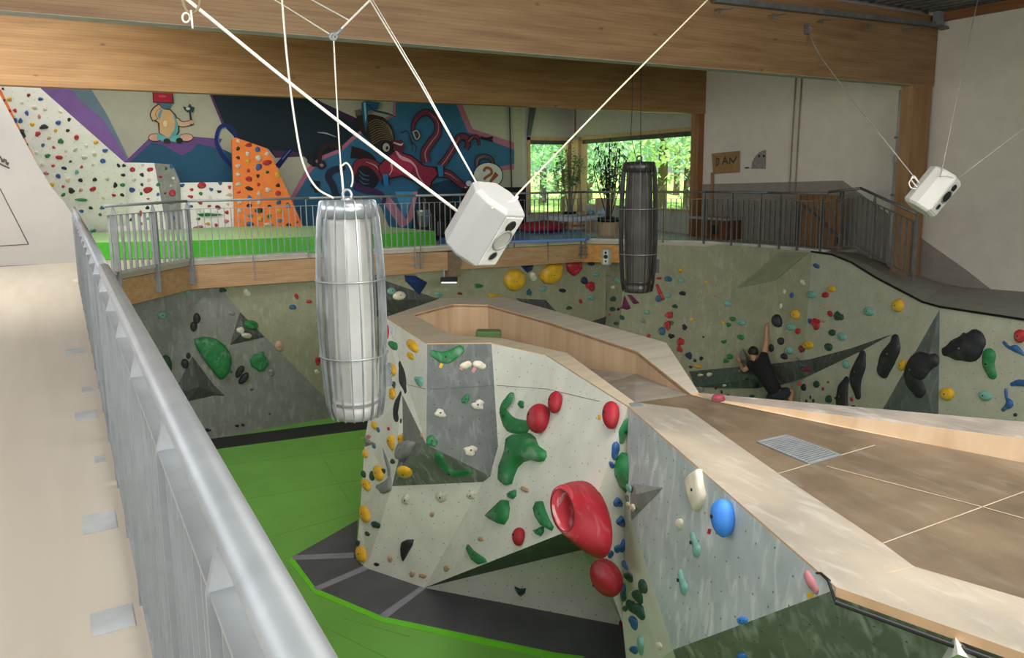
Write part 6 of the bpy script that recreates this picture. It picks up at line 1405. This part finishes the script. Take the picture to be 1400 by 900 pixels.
# camera-like projector under the platform
q = Pd(614, 382, 15.4); t = thing('work_light', 'small black lamp on a bracket under the stub beam', 'lamp', q)
MB().box(q, rt*.17, Vector((-rt.y, rt.x, 0))*.08, (0, 0, .045), M_black).build('housing', parent=t, bevel=.01); MB().box(q-Vector((0, 0, .06)), rt*.15, Vector((-rt.y, rt.x, 0))*.07, (0, 0, .008), mat('lamp front glass', 'e8e0c0', .2, emit=1.5)).build('front_glass', parent=t)
MB().box(q+Vector((0, 0, .12))-rt*.1, rt*.012, Vector((-rt.y, rt.x, 0))*.012, (0, 0, .1), M_steel).build('bracket', parent=t)
# ================================================================== THE CLIMBER
def skin(name, V, E, m, par, origin, sub=2, root=0):
    me = bpy.data.meshes.new(name); me.from_pydata([Vector(v[:3])-origin if not isinstance(v[0], Vector) else v[0]-origin for v in V], E, []); o = bpy.data.objects.new(name, me); C.objects.link(o)
    me.materials.append(m); md_ = o.modifiers.new('skin', 'SKIN'); md_.use_smooth_shade = True
    if not me.skin_vertices: 
        pass
    sv = me.skin_vertices[0].data if me.skin_vertices else None
    if sv:
        for i, v in enumerate(V): r = v[1]; sv[i].radius = (r, r) if not isinstance(r, tuple) else r; sv[i].use_root = (i == root)
    s_ = o.modifiers.new('sub', 'SUBSURF'); s_.levels = sub; s_.render_levels = sub
    if par is not None: o.parent = par
    else: o.location = origin
    return o
hw, nw = hit(1049, 446); DW = depth(hw); DH = depth(hit(1075, 515)[0])
J = lambda x, y, o: Pd(x, y, depth(hit(x, y)[0])-o)
m_skin = mat('skin', 'b98a6c', .55, var=.05); m_shirt = mat('black T-shirt cotton', '17171a', .85, var=.1); m_short = mat('dark grey shorts', '2b2d36', .85, var=.1); m_hair = mat('dark brown hair', '231813', .7, var=.2)
pel, sp1, chest, neck, hd, hdt = J(1061, 537, .34), J(1052, 521, .36), J(1041, 503, .34), J(1032, 494, .33), J(1030, 487, .32), J(1029, 479, .30)
shR, elR, wrR, haR = J(1044, 489, .28), J(1047.5, 469, .17), J(1048, 452, .07), J(1049, 447, .05)
shL, elL, wrL = J(1026, 500, .30), J(1017, 507, .24), J(1011, 496, .09); haL = J(1010, 492, .06)
hiR, knR, anR, toR = J(1068, 540, .32), J(1083, 533, .12), J(1078, 560, .16), J(1078, 566, .05)
hiL, knL, anL, toL = J(1056, 542, .30), J(1050, 566, .22), J(1058, 592, .16), J(1057, 598, .05)
pr = tag(None or bpy.data.objects.new('person', None), 'person in black T-shirt and dark shorts climbing with one arm stretched up, seen from behind', 'person'); C.objects.link(pr); pr.location = pel; pr['_og'] = list(pel)
V = [(pel, (.12, .09)), (sp1, (.11, .08)), (chest, (.12, .08)), (neck, .055), (hd, (.08, .09)), (hdt, (.07, .085)), (shR, .065), (elR, .052), (wrR, .034), (haR, (.036, .018)), (shL, .065), (elL, .052), (wrL, .034), (haL, (.036, .018)),
     (hiR, .09), (knR, .06), (anR, .038), (toR, .04), (hiL, .09), (knL, .06), (anL, .038), (toL, .04)]
E_l = [(0, 1), (1, 2), (2, 3), (3, 4), (4, 5), (2, 6), (6, 7), (7, 8), (8, 9), (2, 10), (10, 11), (11, 12), (12, 13), (0, 14), (14, 15), (15, 16), (16, 17), (0, 18), (18, 19), (19, 20), (20, 21)]
def fingers(hi, ha, wr, sgn):
    d = (ha-wr).normalized(); s = d.cross(Vector(fw)).normalized()*sgn
    for k in range(4):
        a = ha+d*.03+s*(.030-.020*k); b_ = a+d*(.035, .042, .038, .028)[k]; c_ = b_+d*.012+nw*-.022
        i = len(V); V.extend([(a, .009), (b_, .0085), (c_, .008)]); E_l.extend([(hi, i), (i, i+1), (i+1, i+2)])
    a = wr.lerp(ha, .6)+s*.035; b_ = a+d*.03+s*.018; i = len(V); V.extend([(a, .011), (b_, .009)]); E_l.extend([(hi, i), (i, i+1)])
fingers(9, haR, wrR, 1); fingers(13, haL, wrL, -1)
skin('body', V, E_l, m_skin, pr, pel, 2)
hf = (nw*-1)
sl1 = shR.lerp(elR, .42); sl2 = shL.lerp(elL, .45)
skin('t_shirt', [(pel.lerp(sp1, -.25), (.20, .17)), (sp1, (.19, .15)), (chest, (.20, .15)), (shR, .10), (sl1, .082), (shL, .10), (sl2, .08), (chest.lerp(neck, .75), .07)], [(0, 1), (1, 2), (2, 3), (3, 4), (2, 5), (5, 6), (2, 7)], m_shirt, pr, pel, 2)
skin('shorts', [(pel.lerp(sp1, .1), (.18, .15)), (pel, (.19, .155)), (hiR, .13), (hiR.lerp(knR, .9), .105), (hiL, .125), (hiL.lerp(knL, .8), .1)], [(0, 1), (1, 2), (2, 3), (1, 4), (4, 5)], m_short, pr, pel, 2)
for nm, a, b_ in (('climbing_shoe', anR, toR), ('climbing_shoe', anL, toL)): skin(nm, [(a, .045), (a.lerp(b_, .5)-Vector((0, 0, .02)), (.05, .04)), (b_-Vector((0, 0, .02)), .03)], [(0, 1), (1, 2)], M_black, pr, pel, 1)
hc = hd.lerp(hdt, .62)-Vector(fw)*.015+Vector((0, 0, .012))
b = MB(); n = 16; vs = []
for j in range(9):
    th = math.pi*.62*j/8
    for i in range(n):
        tt = 2*math.pi*i/n; vs.append(hc+Vector((.094*math.sin(th)*math.cos(tt), .108*math.sin(th)*math.sin(tt), .115*math.cos(th))))
b.add(vs, [(j*n+i, j*n+(i+1) % n, (j+1)*n+(i+1) % n, (j+1)*n+i) for j in range(8) for i in range(n)]); b.build('hair', m_hair, pr, smooth=True)
sd_ = Vector(rt)
for s_ in (-1, 1): MB().tube(circ(hd.lerp(hdt, .35)+sd_*.083*s_, Vector(fw)*.012+sd_*.006*s_, Vector((0, 0, .026)), 10), .008, 6, m_skin, closed=True).build('ear', parent=pr, smooth=True)
fc = hd.lerp(hdt, .35)+hf*.0+Vector(fw)*.085
MB().box(fc, sd_*.012, Vector(fw)*.02, (0, 0, .02), m_skin).build('nose', parent=pr, bevel=.008)
for s_ in (-1, 1): MB().prism(circ(fc+sd_*.032*s_+Vector((0, 0, .028)), sd_*.012, Vector((0, 0, .007)), 8), Vector(fw)*.008, M_blk).build('eye', parent=pr)
MB().prism(circ(fc+Vector((0, 0, -.04)), sd_*.024, Vector((0, 0, .006)), 10), Vector(fw)*.006, mat('lips', '94564c', .5)).build('mouth', parent=pr)
# ================================================================== OUTSIDE
gr = MB().face([(11, 14, 2.6), (90, -10, 2.6), (90, 20, 3.6), (60, 90, 5.2), (-10, 90, 4.6), (-10, 21, 2.6), (12, 21, 2.6)], mat('sunny meadow', 'b3cc70', .9, var=.2, vs=.6))
struct(gr.build('ground', fix=True), 'sunny yellow-green meadow outside the windows', 'ground')
def leaf(n, c):
    m = bpy.data.materials.new(n); m.use_nodes = True; N = m.node_tree.nodes; L = m.node_tree.links; N.remove(N['Principled BSDF'])
    tc = N.new('ShaderNodeTexCoord'); nz = N.new('ShaderNodeTexNoise'); nz.inputs['Scale'].default_value = .9; L.new(tc.outputs['Object'], nz.inputs[0])
    mx = N.new('ShaderNodeMix'); mx.data_type = 'RGBA'; mx.inputs[6].default_value = lin(c); mx.inputs[7].default_value = [v*.8 for v in lin(c)[:3]]+[1]; L.new(nz.outputs['Fac'], mx.inputs[0])
    a = N.new('ShaderNodeBsdfDiffuse'); b = N.new('ShaderNodeBsdfTranslucent'); x = N.new('ShaderNodeMixShader'); x.inputs[0].default_value = .5
    L.new(mx.outputs[2], a.inputs[0]); L.new(mx.outputs[2], b.inputs[0]); L.new(a.outputs[0], x.inputs[1]); L.new(b.outputs[0], x.inputs[2]); L.new(x.outputs[0], N['Material Output'].inputs[0]); return m
def tree(x, y, z0, r, hh, m, label, seed):
    rg = random.Random(seed); b = MB(); c = Vector((x, y, z0+hh-r*.9)); i0 = []; vs, fs = [], []
    for k in range(3600):
        u = Vector((rg.gauss(0, 1), rg.gauss(0, 1), rg.gauss(0, 1))).normalized(); q = rg.choice((.95, .8, .6, 1.05)); bump = 1+.18*math.sin(u.x*7+seed)+.15*math.sin(u.z*9+seed*2)
        p = c+Vector((u.x*r, u.y*r, u.z*r*.95))*q*bump; a = Vector((rg.gauss(0, 1), rg.gauss(0, 1), rg.gauss(0, 1))).normalized(); s = a.cross(u+Vector((.01, 0, 0))).normalized()*rg.uniform(.05, .12); a = a*rg.uniform(.07, .15)
        j = len(vs); vs += [p-a, p+s, p+a, p-s]; fs.append((j, j+1, j+2, j+3))
    t = thing('tree', label, 'tree', (x, y, z0), 'trees outside the windows')
    b.add(vs, fs); b.build('crown', m, t, fix=False); MB().tube([(x, y, z0), (x+.1, y, z0+hh*.5), (x, y, z0+hh-r)], [.22, .17, .1], 8, mat('bark', '5b4b3a', .9)).build('trunk', parent=t)
m_t = [leaf('mint leaves', 'c8ecd8'), leaf('bright green leaves', 'c2e6bc'), leaf('yellow green leaves', 'cfe6a8'), leaf('blue green leaves', 'b6e2de')]
TR = []
for k, (px_, d, r, m, kind) in enumerate(((712, 36, 3.6, 0, 'mint green'), (742, 44, 4.4, 3, 'blue green'), (772, 34, 3.0, 1, 'bright green'), (805, 42, 4.6, 3, 'blue green'), (835, 33, 3.2, 0, 'mint green'), (868, 40, 4.2, 1, 'bright green'), (905, 32, 3.6, 2, 'yellow green'), (940, 40, 4.4, 1, 'bright green'), (975, 34, 3.6, 0, 'mint green'), (690, 46, 4.4, 1, 'bright green'), (925, 52, 6.0, 3, 'blue green'), (760, 56, 6.5, 0, 'mint green'), (850, 54, 6.5, 1, 'bright green'))):
    p = Pd(px_, 240, d); z0 = 2.8+(p.y-20)*.03
    tree(p.x, p.y, z0, r, r*2.3 if r > 2 else r*1.7, m_t[m], '%s leafy %s outside, %s' % (kind, 'tree' if r > 2 else 'bush', ['left half of the left window', 'middle of the left window', 'right of the left window by the corner post', 'left part of the right window', 'behind the dark tall plant', 'left of the dark lamp', 'right of the dark lamp, nearest', 'at the right end of the right window', 'behind the brown column', 'behind the mural wall end', 'farthest one at the right end', 'farthest one in the left window', 'farthest one in the middle of the right window'][k]), k+1)
# ================================================================== SMALL HOLDS BEYOND THE 300 LARGEST BECOME ONE OBJECT
rest = sorted([h for h in ALLH if not h['extra']], key=lambda h: h['w']*h['h'])
rest = rest[:max(0, len(ALLH)+1-299)]
bmr = bmesh.new(); rm = []
for h in rest:
    o = h['o']; me = o.data; k0 = len(bmr.faces); tmp = me.copy(); tmp.transform(Matrix.Translation(o.location)); bmr.from_mesh(tmp); bmr.faces.ensure_lookup_table()
    m = me.materials[0]
    if m not in rm: rm.append(m)
    for f in bmr.faces[k0:]: f.material_index = rm.index(m)
    bpy.data.meshes.remove(tmp)
    for c in list(o.children): bpy.data.objects.remove(c)
    bpy.data.objects.remove(o)
me = bpy.data.meshes.new('small_climbing_holds'); bmr.to_mesh(me)
for m in rm: me.materials.append(m)
o = bpy.data.objects.new('small_climbing_holds', me); C.objects.link(o); tag(o, 'the smallest coloured climbing holds scattered over all the climbing walls', 'climbing holds', kind='stuff')
# ================================================================== LIGHT, SKY
wd = bpy.data.worlds.new('sky'); bpy.context.scene.world = wd; wd.use_nodes = True
bg = wd.node_tree.nodes['Background']
sk = wd.node_tree.nodes.new('ShaderNodeTexSky'); sk.sky_type = 'HOSEK_WILKIE'; sk.turbidity = 4; sk.sun_direction = (-.5, .3, .8)
wd.node_tree.links.new(sk.outputs[0], bg.inputs[0]); bg.inputs[1].default_value = 3.0
def area(name, loc, rot, sx, sy, e, col=(1, 1, 1), spread=180):
    l = bpy.data.lights.new(name, 'AREA'); l.shape = 'RECTANGLE'; l.size = sx; l.size_y = sy; l.energy = e; l.color = col; l.spread = R(spread)
    o = bpy.data.objects.new(name, l); C.objects.link(o); o.location = loc; o.rotation_euler = rot; return o
# opaque white covers added over both rooflights to block the sun
for k, (x0, x1, y0, y1) in enumerate(RL):
    struct(MB().bx(x0-.1, x1+.1, y0-.1, y1+.1, zr+.3, zr+.34, mat('rooflight sun cover', 'e8e8e8', .4)).build('window_%d' % (6+k)), 'unseen white rooflight cover added to block the sun', 'window')
area('rooflight_daylight', (4.2, 2.4, zr+.12), (0, 0, 0), 6.0, 4.2, 240, (1, .985, .95), 140)
area('rooflight_daylight', (-.8, 10.6, zr+.10), (R(38), 0, 0), 3.6, 2.0, 190, (1, .95, .86), 130)
area('window_and_fill_light', (-3.1, 6.0, 6.3), (0, R(-90), 0), 2.4, 17, 380, (1, .985, .96))
area('window_and_fill_light', (3.0, -2.9, 5.4), (R(78), 0, 0), 11, 4, 520, (1, .985, .96), 100)  # fill lamp added to light the block's front faces; wall has no window
struct(MB().bx(-3.4, 15, -3.2, 20.4, 8.32, 8.42, M_steeld).build('ceiling'), 'unseen slab added above the ceilings to stop sun leaks', 'roof')  # slab added to seal the gaps where sun leaked in
area('panel_fill_light', (.2, 15.0, 7.95), (R(42), 0, 0), 7, 2.0, 260, (1, .98, .94))  # lamp added to brighten the climbing panels; no opening in this ceiling
s = bpy.data.lights.new('sun', 'SUN'); s.energy = 13.0; s.angle = R(1); s.color = (1, .97, .92)
so = bpy.data.objects.new('sun', s); C.objects.link(so); so.rotation_euler = (R(22), R(-12), 0)
sc = bpy.context.scene
sc.view_settings.view_transform = 'Standard'; sc.view_settings.look = 'None'; sc.view_settings.exposure = 0.1; sc.view_settings.gamma = 1; sc.view_settings.use_curve_mapping = False
for o in bpy.data.objects:
    if '_og' in o: del o['_og']
